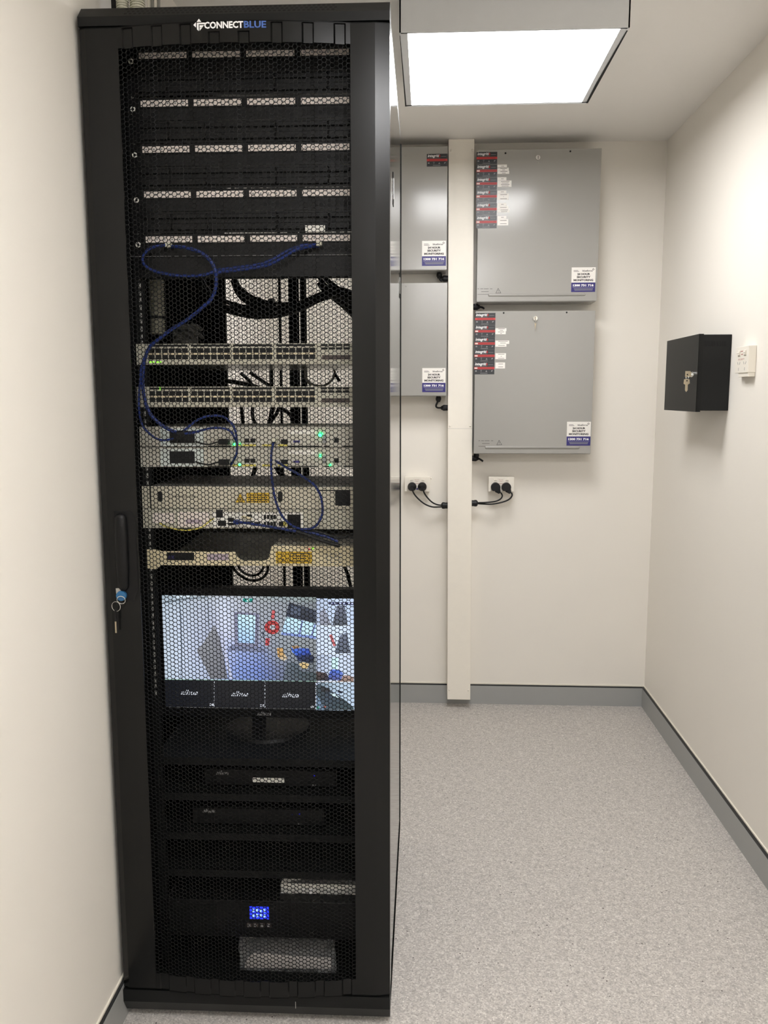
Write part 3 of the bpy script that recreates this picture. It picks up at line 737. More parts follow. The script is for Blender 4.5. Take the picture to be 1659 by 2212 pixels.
for v0, v1, u0, u1 in ((1194.5, 1196, 627, 670), (1211, 1212.5, 627, 670), (1194.5, 1212.5, 627, 628.3), (1194.5, 1212.5, 668.7, 670)):
    a, b = rk(u0, v1, RY), rk(u1, v0, RY); k.box(a.x, b.x, RY-.0022, RY-.0020, a.z, b.z)
for v in (1200.5, 1206):
    for i in range(6):
        a, b = rk(633+i*5, v+1.4, RY), rk(636.6+i*5, v-1.4, RY); k.box(a.x, b.x, RY-.0022, RY-.0020, a.z, b.z)
A, B, Cc = [Vector((p.x, RY-.0022, p.z)) for p in (rk(599.5, 1213, RY), rk(624, 1213, RY), rk(612, 1194, RY))]; G = (A+B+Cc)/3
for P1, P2 in ((A, B), (B, Cc), (Cc, A)): k.add([P1, P2, G+(P2-G)*.84, G+(P1-G)*.84], [(0, 1, 2, 3)])
k.cyl(G-Vector((0, 0, .001)), (0, -1, 0), .002, .0001, 10); k.obj('print', 'ink', yl)
a = rk(676, 1184, RY); MB().cyl((a.x, RY-.001, a.z), (0, -1, 0), .0018, .002, 10).obj('status_light', 'gled2', t)
a = rk(668, 1186, RY); MB().cyl((a.x, RY-.001, a.z), (0, -1, 0), .0018, .002, 10).obj('status_light', 'rled', t)
for i in range(5):
    a = rk(706+i*8.5, 1199+(i % 2)*7, RY); 
tk = MB()
for r in range(4):
    for i in range(4):
        a = rk(706+i*9.5, 1197+r*6, RY); tk.box(a.x-.003, a.x+.003, RY-.0013, RY-.0010, a.z-.0008, a.z+.0008)
tk.obj('print', 'inkg', t)

# ------------------------------------------------------------------ monitor on its shelf
MY = .25
def mp(u, v, y=MY): return rk(u, v, y)
shelf_label = ['black perforated cantilever shelf carrying the monitor', 'black shelf carrying the recorder with the white label', 'black shelf carrying the recorder without white label', 'empty black shelf above the white carton']
for i, (v, u) in enumerate(((1641, 600), (1716, 500), (1801, 500), (1881, 500))):
    z = rk(u, v, RY).z
    t = thing('rack_shelf', (.3, RY, z-.01), shelf_label[i], 'shelf', RM, 'rack shelves')
    b = MB(); b.box(XE0, XE1, RY, RY+.0018, z-.016, z+.001); b.obj('front_flange', 'inner', t)
    b = MB(); b.box(.062, .538, RY+.002, .69, z-.002, z); b.obj('shelf_plate', 'inner', t)
    h = MB()
    for r in range(10):
        for c in range(9):
            x = .09+c*.052; y = RY+.06+r*.055
            h.prism([(x, y, z+.0002), (x+.004, y, z+.0002), (x+.020, y+.028, z+.0002), (x+.016, y+.028, z+.0002)], (0, 0, .0002))
    tag(h.obj('slots', 'hole', t), kind='stuff')
zsh = rk(600, 1641, RY).z
t = thing('monitor', (.291, MY+.03, zsh), 'black desktop monitor showing camera views, standing on the rack shelf', 'monitor', RM)
sx0, sx1 = .0425, .5385; sz0, sz1 = .6455, .9262; ROT = -.0042
def skew(mb):
    for v in mb.v: v.z += (v.x-.29)*ROT
    return mb
skew(MB().box(sx0-.013, sx1+.013, MY+.001, MY+.034, sz0-.021, sz1+.019)).obj('case', 'black', t, bevel=.003)
bz = MB(); bz.box(sx0-.013, sx0, MY-.001, MY+.001, sz0-.021, sz1+.019); bz.box(sx1, sx1+.013, MY-.001, MY+.001, sz0-.021, sz1+.019)
bz.box(sx0, sx1, MY-.001, MY+.001, sz1, sz1+.019); bz.box(sx0, sx1, MY-.001, MY+.001, sz0-.021, sz0)
bz = skew(bz).obj('bezel', 'black', t)
tx = MB(); a = mp(556, 1545, MY); b = mp(586, 1537, MY); tx.text('alhua', (a.x, MY-.0013, a.z), UX, UZ, b.x-a.x, b.z-a.z, .03, .3); tx.obj('lettering', 'inkg', bz)
# picture
PV, PFc, PC = [], [], []
def poly(pts, cols, lay):
    """pts in the survey frame on the screen plane; one colour or one per corner"""
    k = len(PV); y = MY-.0003-.00006*lay
    if not isinstance(cols[0], (tuple, list)): cols = [cols]*len(pts)
    for p, c in zip(pts, cols):
        q = mp(p[0], p[1], MY); x = min(max(q.x, sx0), sx1); PV.append(Vector((x, y, q.z))); PC.append(lin(c)+(1,))
    PFc.append(tuple(range(k, k+len(pts))))
def ell(cx, cy, rx, ry, c, lay, n=20): poly([(cx+rx*math.cos(2*math.pi*i/n), cy+ry*math.sin(2*math.pi*i/n)) for i in range(n)], c, lay)
# main view, as a grid of softly blended colours
gu = [350, 385, 420, 460, 485, 520, 560, 600, 640, 684]; gv = [1285, 1300, 1330, 1370, 1410, 1440, 1471]
GC = [[(150,165,175),(160,172,180),(165,176,182),(175,182,190),(185,192,205),(175,182,190),(160,170,172),(150,162,168),(150,165,165),(140,152,150)],
      [(178,192,205),(185,198,212),(182,192,208),(188,196,212),(205,214,232),(182,188,202),(160,166,176),(150,156,166),(140,148,156),(120,126,134)],
      [(185,198,212),(196,208,226),(188,198,216),(182,190,210),(212,220,240),(172,178,196),(158,164,178),(156,162,174),(150,158,168),(140,148,156)],
      [(188,200,214),(200,212,230),(188,198,220),(172,180,204),(205,212,236),(176,182,206),(158,164,182),(152,160,170),(150,158,166),(142,148,154)],
      [(188,202,216),(202,214,232),(190,200,224),(168,176,202),(176,188,226),(150,168,220),(136,152,202),(138,146,162),(138,146,154),(128,134,140)],
      [(186,200,214),(200,212,232),(190,202,226),(170,180,206),(160,176,222),(132,154,216),(120,140,204),(118,128,160),(112,122,136),(100,108,116)],
      [(184,198,212),(194,208,226),(184,198,220),(166,176,202),(150,166,210),(124,146,206),(112,132,192),(104,114,146),(98,108,122),(90,98,106)]]
for j in range(len(gv)-1):
    for i in range(len(gu)-1):
        f = lambda u, v: (u, v+(u-350)*.0155)
        poly([f(gu[i], gv[j]), f(gu[i+1], gv[j]), f(gu[i+1], gv[j+1]), f(gu[i], gv[j+1])], [GC[j][i], GC[j][i+1], GC[j+1][i+1], GC[j+1][i]], 0)
poly([(352,1300),(400,1292),(450,1289),(450,1291),(400,1295),(352,1304)], (110,122,132), 1)
poly([(380,1288),(420,1286.5),(418,1289),(382,1291)], (215,230,240), 1)
poly([(388,1294),(392,1330),(394,1400),(392,1466),(390,1466),(391,1400),(389,1330),(386,1294)], (120,132,150), 1)
poly([(448,1292),(451,1300),(452,1350),(449,1350)], (135,145,160), 1)
poly([(463,1350),(474,1375),(484,1420),(492,1466),(455,1466),(443,1440),(425,1405),(440,1388)], [(140,142,150),(130,132,142),(118,120,130),(110,112,122),(118,120,126),(128,130,138),(140,142,150),(142,145,152)], 2)
poly([(474,1370),(485,1420),(496,1466),(503,1466),(492,1420),(480,1360)], (190,196,222), 2)
poly([(506,1322),(560,1325),(558,1400),(508,1396)], (128,130,156), 3); poly([(513,1327),(552,1329),(550,1390),(514,1388)], [(196,232,246),(205,238,250),(170,205,245),(165,200,245)], 4)
poly([(499,1394),(566,1398),(580,1410),(492,1405)], (120,128,158), 3)
poly([(525,1292.5),(546,1293),(546,1301),(525,1300)], (16,140,130), 4); poly([(533,1294),(539,1294),(539,1299),(533,1299)], (190,225,220), 5)
ell(588, 1355, 16.5, 15, (176, 62, 64), 4); ell(589, 1355, 6.5, 5.5, (175, 180, 188), 5)
poly([(588,1318),(595,1319),(592,1338),(585,1337)], (196, 92, 96), 4); poly([(574,1378),(583,1379),(581,1395),(573,1394)], (186, 72, 78), 4)
poly([(566,1366),(569,1362),(567,1372),(573,1380),(570,1381)], (60,66,80), 4)
poly([(625,1301),(683,1318),(683,1346),(617,1331)], [(52,58,72),(70,78,94),(48,54,66),(56,62,80)], 3)
poly([(630,1308),(650,1313),(648,1330),(626,1326)], (84,94,114), 4)
poly([(619,1332),(683,1347),(683,1376),(607,1369)], [(196,230,246),(190,226,246),(196,228,246),(176,208,244)], 4)
poly([(609,1366),(683,1374),(683,1380),(607,1371)], (130,150,212), 5)
poly([(652,1340),(655,1341),(648,1372),(645,1371)], (112,122,180), 5); poly([(680,1347),(683,1348),(674,1375),(671,1374)], (112,122,180), 5)
poly([(598,1400),(610,1399),(614,1412),(622,1422),(612,1428),(600,1418)], [(196,150,92),(206,160,96),(196,164,112),(214,196,168),(206,196,176),(190,150,96)], 3)
poly([(629,1399),(668,1401),(672,1414),(640,1416),(631,1408)], [(72,112,206),(58,88,190),(52,72,150),(56,86,176),(72,116,220)], 3)
poly([(637,1415),(672,1414),(680,1420),(676,1432),(645,1428)], [(46,62,112),(40,50,84),(34,40,56),(30,36,46),(44,54,84)], 3)
poly([(646,1434),(655,1430),(668,1434),(664,1444),(652,1444)], (206,180,128), 4)
poly([(620,1430),(640,1432),(650,1450),(684,1454),(684,1472),(610,1470)], [(100,112,124),(84,96,108),(76,88,96),(72,84,88),(64,76,80),(96,106,120)], 2)
poly([(630,1396),(646,1394),(646,1400),(634,1402)], (160,128,92), 4)
# right column of four small views
c4 = [1292.5, 1351.5, 1412, 1472, 1534]
TV = [[(178,192,218),(200,216,240),(190,206,232)], [(206,220,244),(214,228,250),(196,212,238)], [(170,182,206),(205,220,242),(196,206,224)], [(96,112,124),(176,196,216),(196,214,234)]]
for i in range(4):
    a, b = c4[i], c4[i+1]; c = TV[i]
    poly([(683,a),(725,a+.5),(725,b+.5),(683,b)], [c[0],c[1],c[1],c[0]], 0); poly([(725,a+.5),(795,a+1),(795,b+1),(725,b+.5)], [c[1],c[2],c[2],c[1]], 0)
poly([(700,1312),(712,1340),(716,1351),(692,1351),(690,1325)], [(150,156,176),(140,144,160),(134,138,150),(146,150,166),(160,166,186)], 2)
poly([(728,1308),(745,1307),(751,1351),(718,1351),(722,1330)], [(112,118,138),(104,110,130),(84,90,100),(86,92,104),(100,106,122)], 2)
poly([(710,1300),(764,1301),(764,1307),(710,1306)], (44,46,84), 3)
for u in (714, 722, 733, 741, 752, 759): poly([(u,1301.5),(u+4,1301.5),(u+4,1305),(u,1305)], (190,200,230), 4)
poly([(683,1350.5),(795,1352),(795,1353),(683,1352)], (228,238,250), 3)
poly([(711,1372),(717,1370),(726,1395),(720,1396)], (196,108,112), 3)
poly([(735,1372),(750,1366),(757,1411),(724,1411),(728,1392)], [(112,120,140),(108,116,136),(88,96,110),(92,100,116),(104,112,132)], 2)
poly([(683,1411.5),(795,1413),(795,1414),(683,1413)], (220,228,240), 3)
poly([(716,1421),(731,1421),(729,1445),(716,1444)], (206,244,252), 3); poly([(716,1446),(733,1446),(742,1455),(736,1470),(708,1468),(712,1452)], [(84,116,220),(90,124,220),(110,130,200),(96,104,160),(64,76,120),(76,100,190)], 3)
poly([(683,1450),(706,1454),(712,1470),(683,1470)], [(92,76,72),(54,50,54),(44,46,62),(50,48,46)], 2)
poly([(730,1466),(745,1458),(764,1462),(764,1472),(730,1472)], [(150,126,120),(176,150,146),(160,138,130),(140,118,106),(130,112,100)], 2)
poly([(683,1471.5),(795,1473),(795,1474.2),(683,1473)], (226,220,216), 3)
poly([(683,1478),(700,1482),(716,1494),(745,1512),(764,1528),(764,1534),(683,1534)], [(70,84,92),(56,66,72),(60,70,84),(58,72,78),(62,76,80),(60,72,76),(74,88,100)], 2)
poly([(683,1500),(692,1512),(700,1534),(683,1534)], (112,134,158), 3); poly([(713,1497),(724,1499),(732,1508),(719,1503)], (206,228,232), 4)
poly([(683,1476),(690,1476),(690,1479),(683,1479)], (200,210,240), 4); poly([(684,1526),(689,1526),(689,1531),(684,1531)], (50,150,120), 4); poly([(700,1525),(704,1525),(704,1528),(700,1528)], (200,110,96), 4)
poly([(694,1484),(712,1486),(714,1494),(696,1494)], (50,52,58), 4); poly([(730,1491),(742,1494),(738,1498),(729,1495)], (44,48,70), 4)
# black row
poly([(353,1468),(683,1472.5),(683,1534),(353,1529)], (19,21,27), 1)
poly([(352,1466.5),(683,1471),(683,1472.3),(352,1468)], (150,186,170), 3)
for u in (463, 572.5, 682.2):
    v0 = 1468+(u-353)*.0137
    for i in range(8): poly([(u-.7,v0+1+i*7.6),(u+.7,v0+1+i*7.6),(u+.7,v0+6+i*7.6),(u-.7,v0+6+i*7.6)], (220,225,235), 3)
for i in range(44): u = 354+i*9.4; v = 1526.6+(u-353)*.0137; poly([(u,v),(u+6.5,v+.1),(u+6.5,v+1),(u,v+.9)], (112,112,108), 3)
for i in range(8): poly([(353.2,1470+i*7.6),(354,1470+i*7.6),(354,1475+i*7.6),(353.2,1475+i*7.6)], (130,134,140), 3)
me = bpy.data.meshes.new('picture'); org = t.org
for v in PV: pass
me.from_pydata([tuple(v-org) for v in PV], [], PFc); ca = me.color_attributes.new('picture', 'FLOAT_COLOR', 'POINT')
for i, c in enumerate(PC): ca.data[i].color = c
me.materials.append(M['screen']); po = bpy.data.objects.new('picture', me); COL.objects.link(po); po.parent = t.ob
PIC = Thing(po, t.fr, t.org)
for u, v in ((409, 1495.5), (518, 1498.5), (628, 1501)):
    a, b = mp(u-18, v+5, MY), mp(u+18, v-5, MY); MB().text('alhua', (a.x, MY-.0008, a.z), UX, UZ, b.x-a.x, b.z-a.z, .0, .35).obj('channel_lettering', 'scrw', PIC)
for s_, u, v in (('D8', 458, 1522), ('D7', 567, 1524), ('D6', 676, 1526)):
    a, b = mp(u-4.5, v+2.5, MY), mp(u+4, v-2.5, MY); MB().text(s_, (a.x, MY-.0008, a.z), UX, UZ, b.x-a.x, b.z-a.z, .02).obj('channel_lettering', 'scrw', PIC)
st = MB(); st.box(.252, .283, MY+.012, MY+.030, zsh+.006, sz0-.018); st.obj('stand_neck', 'black', t)
sb = MB(); n = 36; cx_, cy_ = .290, MY+.02
E1 = [(cx_+.105*math.cos(2*math.pi*i/n), cy_+.098*math.sin(2*math.pi*i/n), zsh+.0005) for i in range(n)]
E2 = [(cx_+.100*math.cos(2*math.pi*i/n), cy_+.093*math.sin(2*math.pi*i/n), zsh+.007) for i in range(n)]
sb.add(E1+E2, [tuple(range(n))[::-1], tuple(range(n, 2*n))]+[(i, (i+1) % n, n+(i+1) % n, n+i) for i in range(n)]); sb.obj('stand_foot', 'black', t)

# recorders on their shelves
def recorder(x0, x1, y, z, lab, logo, leds):
    t = thing('video_recorder', ((x0+x1)/2, y, z), lab, 'recorder', RM)
    h = .046; MB().box(x0, x1, y, y+.26, z+.004, z+h).obj('case', 'black', t, bevel=.002)
    MB().box(x0+.004, x1-.004, y-.003, y, z+.006, z+h-.002).obj('front_panel', 'black', t, bevel=.001)
    MB().box(x0+.02, x1-.02, y-.0034, y-.003, z+.026, z+.0265).obj('groove', 'inner', t)
    f = MB()
    for xx in (x0+.03, x1-.03):
        for yy in (y+.02, y+.23): f.cyl((xx, yy, z), (0, 0, 1), .008, .005, 10)
    f.obj('rubber_feet', 'rubber', t)
    tx = MB(); a, b = rk(logo[0], logo[1]+4, y-.003), rk(logo[0]+27, logo[1]-4, y-.003); tx.text('alhua', (a.x, y-.0036, a.z), UX, UZ, b.x-a.x, b.z-a.z, .03, .3); tx.obj('lettering', 'inkg', t)
    for u, v, m in leds:
        a = rk(u, v, y-.004); MB().box(a.x-.0014, a.x+.0014, y-.0042, y-.003, a.z-.0008, a.z+.0008).obj('status_light', m, t)
    return t
zs1, zs2 = rk(500, 1716, RY).z+.0003, rk(500, 1801, RY).z+.0003
r1 = recorder(.165, .475, .125, zs1, 'black video recorder with white label strip under the monitor', (467, 1669), [(679, 1676, 'bled'), (676, 1696, 'inkg'), (681, 1696, 'inkg')])
a, b = rk(545, 1680, .121), rk(614, 1691, .121); MB().box(a.x, b.x, .1212, .1222, b.z, a.z).obj('white_label', 'label', r1)
r2 = recorder(.135, .445, .125, zs2, 'black video recorder without white label, on the lower shelf', (438, 1751), [(632, 1759, 'bled'), (647, 1759, 'bled'), (645, 1780, 'inkg'), (650, 1780, 'inkg')])

# power supply, carton, bag
t = thing('power_supply', (.3, RY, .155), 'black rack power supply with glowing blue display at the rack bottom', 'power supply', RM)
b = MB(); b.box(XE0, XE1, RY, RY+.002, .157, .2475); b.box(.082, .518, RY-.004, RY+.45, .157, .2475); b.obj('case', 'black', t, bevel=.0015)
cp = MB(); x0, x1 = .256, .336; cp.box(x0, x1, RY-.0065, RY-.004, .159, .2455); cp = cp.obj('control_panel', 'black', t)
a, b = rk(539, 1958, RY-.007), rk(581, 1986, RY-.007); MB().box(a.x, b.x, RY-.0072, RY-.0065, b.z, a.z).obj('display', 'lcd', cp)
tx = MB()
for r in range(2):
    for c in range(4): xx = a.x+.006+c*.0085; zz = b.z+.005+r*.0125; tx.box(xx, xx+.005, RY-.0074, RY-.0072, zz, zz+.008)
tx.obj('display_segments', 'lcdtext', cp)
for i in range(4):
    a, b = rk(533.5+i*14, 2003, RY-.007), rk(544+i*14, 1993.5, RY-.007); bt = MB().box(a.x, b.x, RY-.0085, RY-.0065, a.z, b.z).obj('button', 'brown', cp, bevel=.0008)
    MB().box(a.x+.0025, b.x-.0035, RY-.0087, RY-.0085, a.z+.002, b.z-.002).obj('button_mark', 'inkg', bt)
MB().box(.085, .2, RY-.0052, RY-.004, .17, .235).obj('grille', 'inner', t)
# carton in film on top of the power supply
t = thing('carton', (.43, .20, .2478), 'open white carton wrapped in clear film on top of the power supply', 'carton', RM)
x0, x1, y0, y1, z0, z1 = .341, .515, .118, .27, .2478, .2720
b = MB(); b.box(x0, x1, y0, y0+.0015, z0, z1); b.box(x0, x1, y1-.0015, y1, z0, z1+.014); b.box(x0, x0+.0015, y0, y1, z0, z1); b.box(x1-.0015, x1, y0, y1, z0, z1); b.box(x0, x1, y0, y1, z0, z0+.0012)
b.obj('tray', 'label', t)
fl = MB(); fl.prism([(x0, y0, z1), (x0+.012, y0+.03, z1+.014), (x0+.062, y0+.05, z1+.026), (x0+.045, y0+.012, z1+.004)], (0, 0, .0008)); fl.obj('flap', 'label', t)
MB().box(x0+.02, x1-.02, y0+.02, y1-.03, z0+.0015, z1-.003).obj('foam_insert', 'brown', t)
def film(name, x0, x1, y0, y1, z0, z1, par, seed, amp):
    rnd = random.Random(seed); bm = MB(); nx, nz = 18, 8; V = []
    for j in range(nz+1):
        for i in range(nx+1):
            a = i/nx; c = j/nz; y = y0+(y1-y0)*(c**2.2)+rnd.uniform(-amp, amp); V.append((x0+(x1-x0)*a+rnd.uniform(-amp, amp), y, z0+(z1-z0)*min(1, c*1.5)+rnd.uniform(-amp, amp)*.6))
    bm.add(V, [(j*(nx+1)+i, j*(nx+1)+i+1, (j+1)*(nx+1)+i+1, (j+1)*(nx+1)+i) for j in range(nz) for i in range(nx)]); return bm.obj(name, 'film', par)
film('film', x0-.003, x1+.003, y0-.004, y1, z0+.002, z1+.022, t, 3, .003)
t = thing('plastic_bag', (.35, .16, .054), 'crumpled clear plastic bag with white papers on the rack floor', 'bag', RM)
a, b = rk(528, 2078, .11), rk(716, 2103, .11)
pp_ = MB(); pp_.prism([(a.x, .11, .060), (b.x, .115, .060), (b.x-.002, .125, .080), (a.x+.11, .12, .086), (a.x+.05, .118, .092), (a.x+.020, .116, .093), (a.x+.004, .112, .078)], (0, .003, 0)); pp_.obj('papers', 'paper', t)
film('wrapper', .238, .468, .100, .22, .056, .135, t, 5, .005)
MB().box(.26, .45, .135, .25, .056, .118).obj('contents', 'inner', t)

# ------------------------------------------------------------------ cables
def tube_thing(name, px, Y, r, m, lab, cat, group=None, n=8):
    """px: list of (u, v[, depth]) in the survey frame, in the rack's frame at depth Y"""
    pts = [rk(p[0], p[1], p[2] if len(p) > 2 else Y) for p in px]
    t = MB().tube(pts, r, n, 6).obj(name, m, None, pts[0], RM, smooth=True); tag(t, lab, cat, group); return t
PY = .066
tube_thing('patch_lead', [(366,530,.085),(352,530,.07),(325,536),(310,552),(309,567),(325,582),(360,592),(400,596),(440,594),(475,583),(520,577),(560,571),(590,560),(620,543),(650,531),(672,529,.075),(690,528,.085)], PY, .0031, 'blue', 'blue patch lead looping from the left port to the right port of the lowest panel', 'cable', 'blue patch leads')
tube_thing('patch_lead', [(366,533,.085),(385,533,.07),(410,537),(438,548),(458,568),(466,590),(467,612),(460,640),(440,662),(405,690),(370,712),(340,735),(322,752),(312,780),(308,820),(312,860),(324,893),(345,915),(370,930),(394,937)], PY-.006, .0036, 'blue', 'blue patch lead dropping from the lowest panel down the left side', 'cable', 'blue patch leads')
tube_thing('patch_lead', [(690,531,.085),(668,533,.07),(640,540),(612,556),(580,572),(540,580),(500,585),(470,590),(467,610)], PY-.012, .0031, 'blue', 'blue patch lead running from the right port toward the left bend', 'cable', 'blue patch leads')
tube_thing('patch_lead', [(330,745),(318,760),(306,790),(302,830),(300,880),(306,915),(318,932),(335,946),(352,951),(375,948)], PY-.010, .0024, 'blue', 'thin blue lead hugging the left rail beside the switches', 'cable', 'blue patch leads')
tube_thing('patch_lead', [(388,936),(405,924),(425,908),(450,899),(478,899),(498,912),(508,930),(512,955),(511,980),(503,997,.078),(499,1003,.085)], PY-.004, .0024, 'blue', 'blue lead arching high over the upper gateway module', 'cable', 'blue patch leads')
tube_thing('patch_lead', [(390,938),(420,934),(450,926),(478,925),(497,931),(506,945),(512,958,.085)], PY-.012, .0024, 'blue', 'blue lead arching low over the upper gateway module', 'cable', 'blue patch leads')
tube_thing('patch_lead', [(594,951,.085),(589,962,.074),(586,985),(586,1015),(590,1055),(598,1090),(612,1118),(632,1136),(655,1143),(678,1139),(692,1122),(697,1100),(692,1070),(678,1047),(655,1030),(628,1015),(604,1001),(596,996,.085)], PY-.004, .0026, 'blue', 'blue lead hanging in a big loop below the gateway modules', 'cable', 'blue patch leads')
tube_thing('patch_lead', [(512,1127,.085),(525,1129,.074),(555,1133),(590,1139),(630,1146),(665,1150),(700,1158),(730,1170)], PY, .0028, 'blue', 'blue lead crossing the small ports of the network terminal', 'cable', 'blue patch leads')
for u, v in ((512, 1127), (594, 950), (366, 531), (690, 528)):
    a = rk(u, v, .083); pl_ = MB().box(a.x-.0058, a.x+.0058, .0700, .0868, a.z-.0045, a.z+.0045).obj('network_plug', 'blue' if u == 512 else 'conduit', None, a, RM, bevel=.001)
    tag(pl_, {512: 'blue network plug in the network terminal', 594: 'clear network plug in the upper gateway module', 366: 'clear network plug in the lowest patch panel, left end', 690: 'clear network plug in the lowest patch panel, right end'}[u], 'plug')
tube_thing('power_lead', [(640,1148),(665,1156),(690,1166),(715,1174),(735,1179)], .060, .0042, 'cable', 'short thick black lead ending over the fibre tray', 'cable')
tube_thing('power_lead', [(652,1144),(690,1150),(715,1158),(735,1162),(765,1153)], .072, .0030, 'cable', 'thin black lead running to the right of the network terminal', 'cable')
for dv, s_ in ((0, 'upper'), (43.6, 'lower')):
    tube_thing('power_lead', [(423,954+dv,.082),(436,958+dv),(452,960+dv),(466,956+dv),(478,954+dv,.078)], .072, .0017, 'cable', 'thin black power lead across the %s gateway module' % s_, 'cable')
tie = MB(); a = rk(391, 938, PY-.012); tie.cyl((a.x-.006, a.y, a.z), (1, 0, .2), .0065, .013, 10); tag(tie.obj('hook_tape', 'rubber', None, a, RM), 'black hook-tape tie holding the blue leads before the upper module', 'cable tie')

def bundle(name, px, Y, r, n, m, lab, spread):
    t = thing(name, rk(px[0][0], px[0][1], Y), lab, 'cable bundle', RM)
    base = [rk(p[0], p[1], p[2] if len(p) > 2 else Y) for p in px]
    for k in range(n):
        a0 = 2*math.pi*k/n; off = []
        for i, b in enumerate(base):
            a = a0+i*.25; s = spread*(1 if k else .1); off.append(b+Vector((.25*math.sin(a)*s, math.cos(a)*s, math.sin(a)*s)))
        MB().tube(off, r, 7, 6).obj('strand', m, t, smooth=True)
    return t
BY = .52
bundle('cable_bundle', [(503,598),(514,625),(535,645),(565,658),(600,664),(640,662)], BY, .0040, 6, 'cable', 'black cable bundle swooping down from the blanking panel, upper curve', .0105)
bundle('cable_bundle', [(430,606),(452,640),(485,660),(525,672),(560,675),(605,672),(650,660),(690,641),(720,632),(755,640),(790,665)], BY, .0042, 7, 'cable', 'long black cable bundle sweeping across the rear of the rack above the switches', .0125)
bundle('cable_bundle', [(690,600),(703,616),(720,630),(745,650),(775,682),(800,710)], BY+.02, .0046, 6, 'cable', 'black cable bundle dropping steeply behind the right door stile', .016)
for u, v, s_ in ((555, 674, 'lower'), (587, 661, 'upper')):
    a = rk(u, v, BY); b = MB(); b.cyl((a.x-.007, a.y, a.z), (1, 0, 0), .0195, .014, 14); tag(b.obj('hook_tape', 'rubber', None, a, RM), 'wide black tape tie around the %s curve of the cable bundle' % s_, 'cable tie')
def bk(px, r, lab, Y=.6, m='cable'): tube_thing('rear_cable', px, Y, r, m, lab, 'cable', 'loose cables behind the equipment')
bk([(520,806),(538,822),(548,838),(553,850)], .0048, 'black cable slanting between the switches, left one')
bk([(540,804),(565,822),(590,838),(600,846)], .0050, 'black cable slanting between the switches, middle one')
bk([(484,822),(515,827),(540,832),(560,838)], .0062, 'thick nearly level black cable between the switches')
bk([(586,788),(586,812),(587,845)], .0055, 'straight upright black cable between the switches')
bk([(521,876),(523,895),(526,925)], .0048, 'black cable below the lower switch, leftmost upright')
bk([(546,876),(545,895),(550,912),(560,926)], .0048, 'black cable below the lower switch, hooking right at its foot')
bk([(590,876),(586,895),(580,926)], .0062, 'thick black cable below the lower switch, leaning left')
bk([(604,876),(598,892),(586,910),(580,926)], .0050, 'black cable below the lower switch crossing the leaning one')
bk([(610,884),(620,890),(630,902),(634,926)], .0052, 'black cable below the lower switch bending down beside the rear stile')
bk([(552,1006),(548,1022),(542,1040)], .0060, 'black cable in the gap under the gateway modules')
bk([(595,1004),(606,1022),(622,1040),(640,1042)], .0085, 'thick black cable slanting in the gap under the gateway modules')
bk([(660,1004),(662,1022),(660,1040)], .0085, 'thick black cable beside the rear stile under the gateway modules')
bk([(500,1215),(510,1235),(535,1252),(560,1252),(576,1238),(580,1215)], .0040, 'black cable loop under the fibre tray, outer loop')
bk([(512,1215),(520,1232),(540,1243),(558,1240),(568,1228),(570,1215)], .0036, 'black cable loop under the fibre tray, inner loop')
bk([(744,1222),(752,1245),(758,1270)], .0050, 'black cable behind the right of the fibre tray')
bk([(660,808),(661,820),(672,834)], .0026, 'thin cable stub left of the pale loop', m='gcable')
bk([(665,786),(660,800),(662,818),(675,830),(695,834),(712,826),(722,812),(722,800),(712,790),(700,786)], .0034, 'pale cable loop between the switches', .62, 'gcable')
bk([(722,806),(728,815),(734,824)], .0040, 'short dark cable end beside the pale loop', .62)

def conduit(c0, c1, r, fr, lab, m='conduit', pitch=.0050):
    ax = (Vector(c1)-Vector(c0)); L = ax.length; n = int(L/pitch); pr = [(0, r*.86)]
    for i in range(n):
        h = i*pitch; pr += [(h+.0004, r*.86), (h+.0012, r), (h+pitch*.62, r), (h+pitch*.62+.0008, r*.86)]
    pr.append((L, r*.86)); t = MB().lathe(c0, ax, pr, 18).obj('corrugated_conduit', m, None, c0, fr); tag(t, lab, 'conduit'); return t
a = rk(338, 660, .3)
conduit((a.x, .3, 1.545), (a.x, .3, 2.08), .0190, RM, 'grey corrugated conduit upright inside the rack at the left')
tieb = MB().cyl((a.x, .3, rk(338, 689, .3).z), (0, 0, 1), .0202, .006, 18); tag(tieb.obj('zip_tie', 'black', None, (a.x, .3, rk(338, 689, .3).z), RM), 'black zip tie around the corrugated conduit inside the rack', 'cable tie')
b = rk(265, 10, .14); c = rk(297, 10, .14)
conduit((b.x, .14, 2.1465), (b.x-.006, .15, ZC-.001), .0130, RM, 'grey corrugated conduit rising from the rack top, nearer the left wall')
conduit((c.x, .14, 2.1465), (c.x-.004, .15, ZC-.001), .0158, RM, 'grey corrugated conduit rising from the rack top beside flat cables')
for i, u in enumerate((320, 327, 334, 341)):
    d = rk(u, 10, .14); t = MB().tube([(d.x, .14, 2.1465), (d.x+.001, .145, 2.25), (d.x-.002, .15, ZC-.001)], .0032, 8, 6).obj('riser_cable', 'gcable' if i % 2 == 0 else 'greyst', None, (d.x, .14, 2.1465), RM, smooth=True)
    tag(t, ['pale cable rising from the rack top next to the conduits', 'dark grey cable rising from the rack top between two pale ones', 'pale cable rising from the rack top, farther from the conduits', 'dark grey cable rising from the rack top, farthest from the conduits'][i], 'cable', 'riser cables')
d = rk(248, 8, .16); t = MB().box(d.x-.006, d.x+.006, .155, .175, 2.1465, ZC-.001).obj('black_riser', 'black', None, (d.x, .16, 2.1465), RM); tag(t, 'black sleeve rising from the rack top close to the left wall', 'cable sleeve')
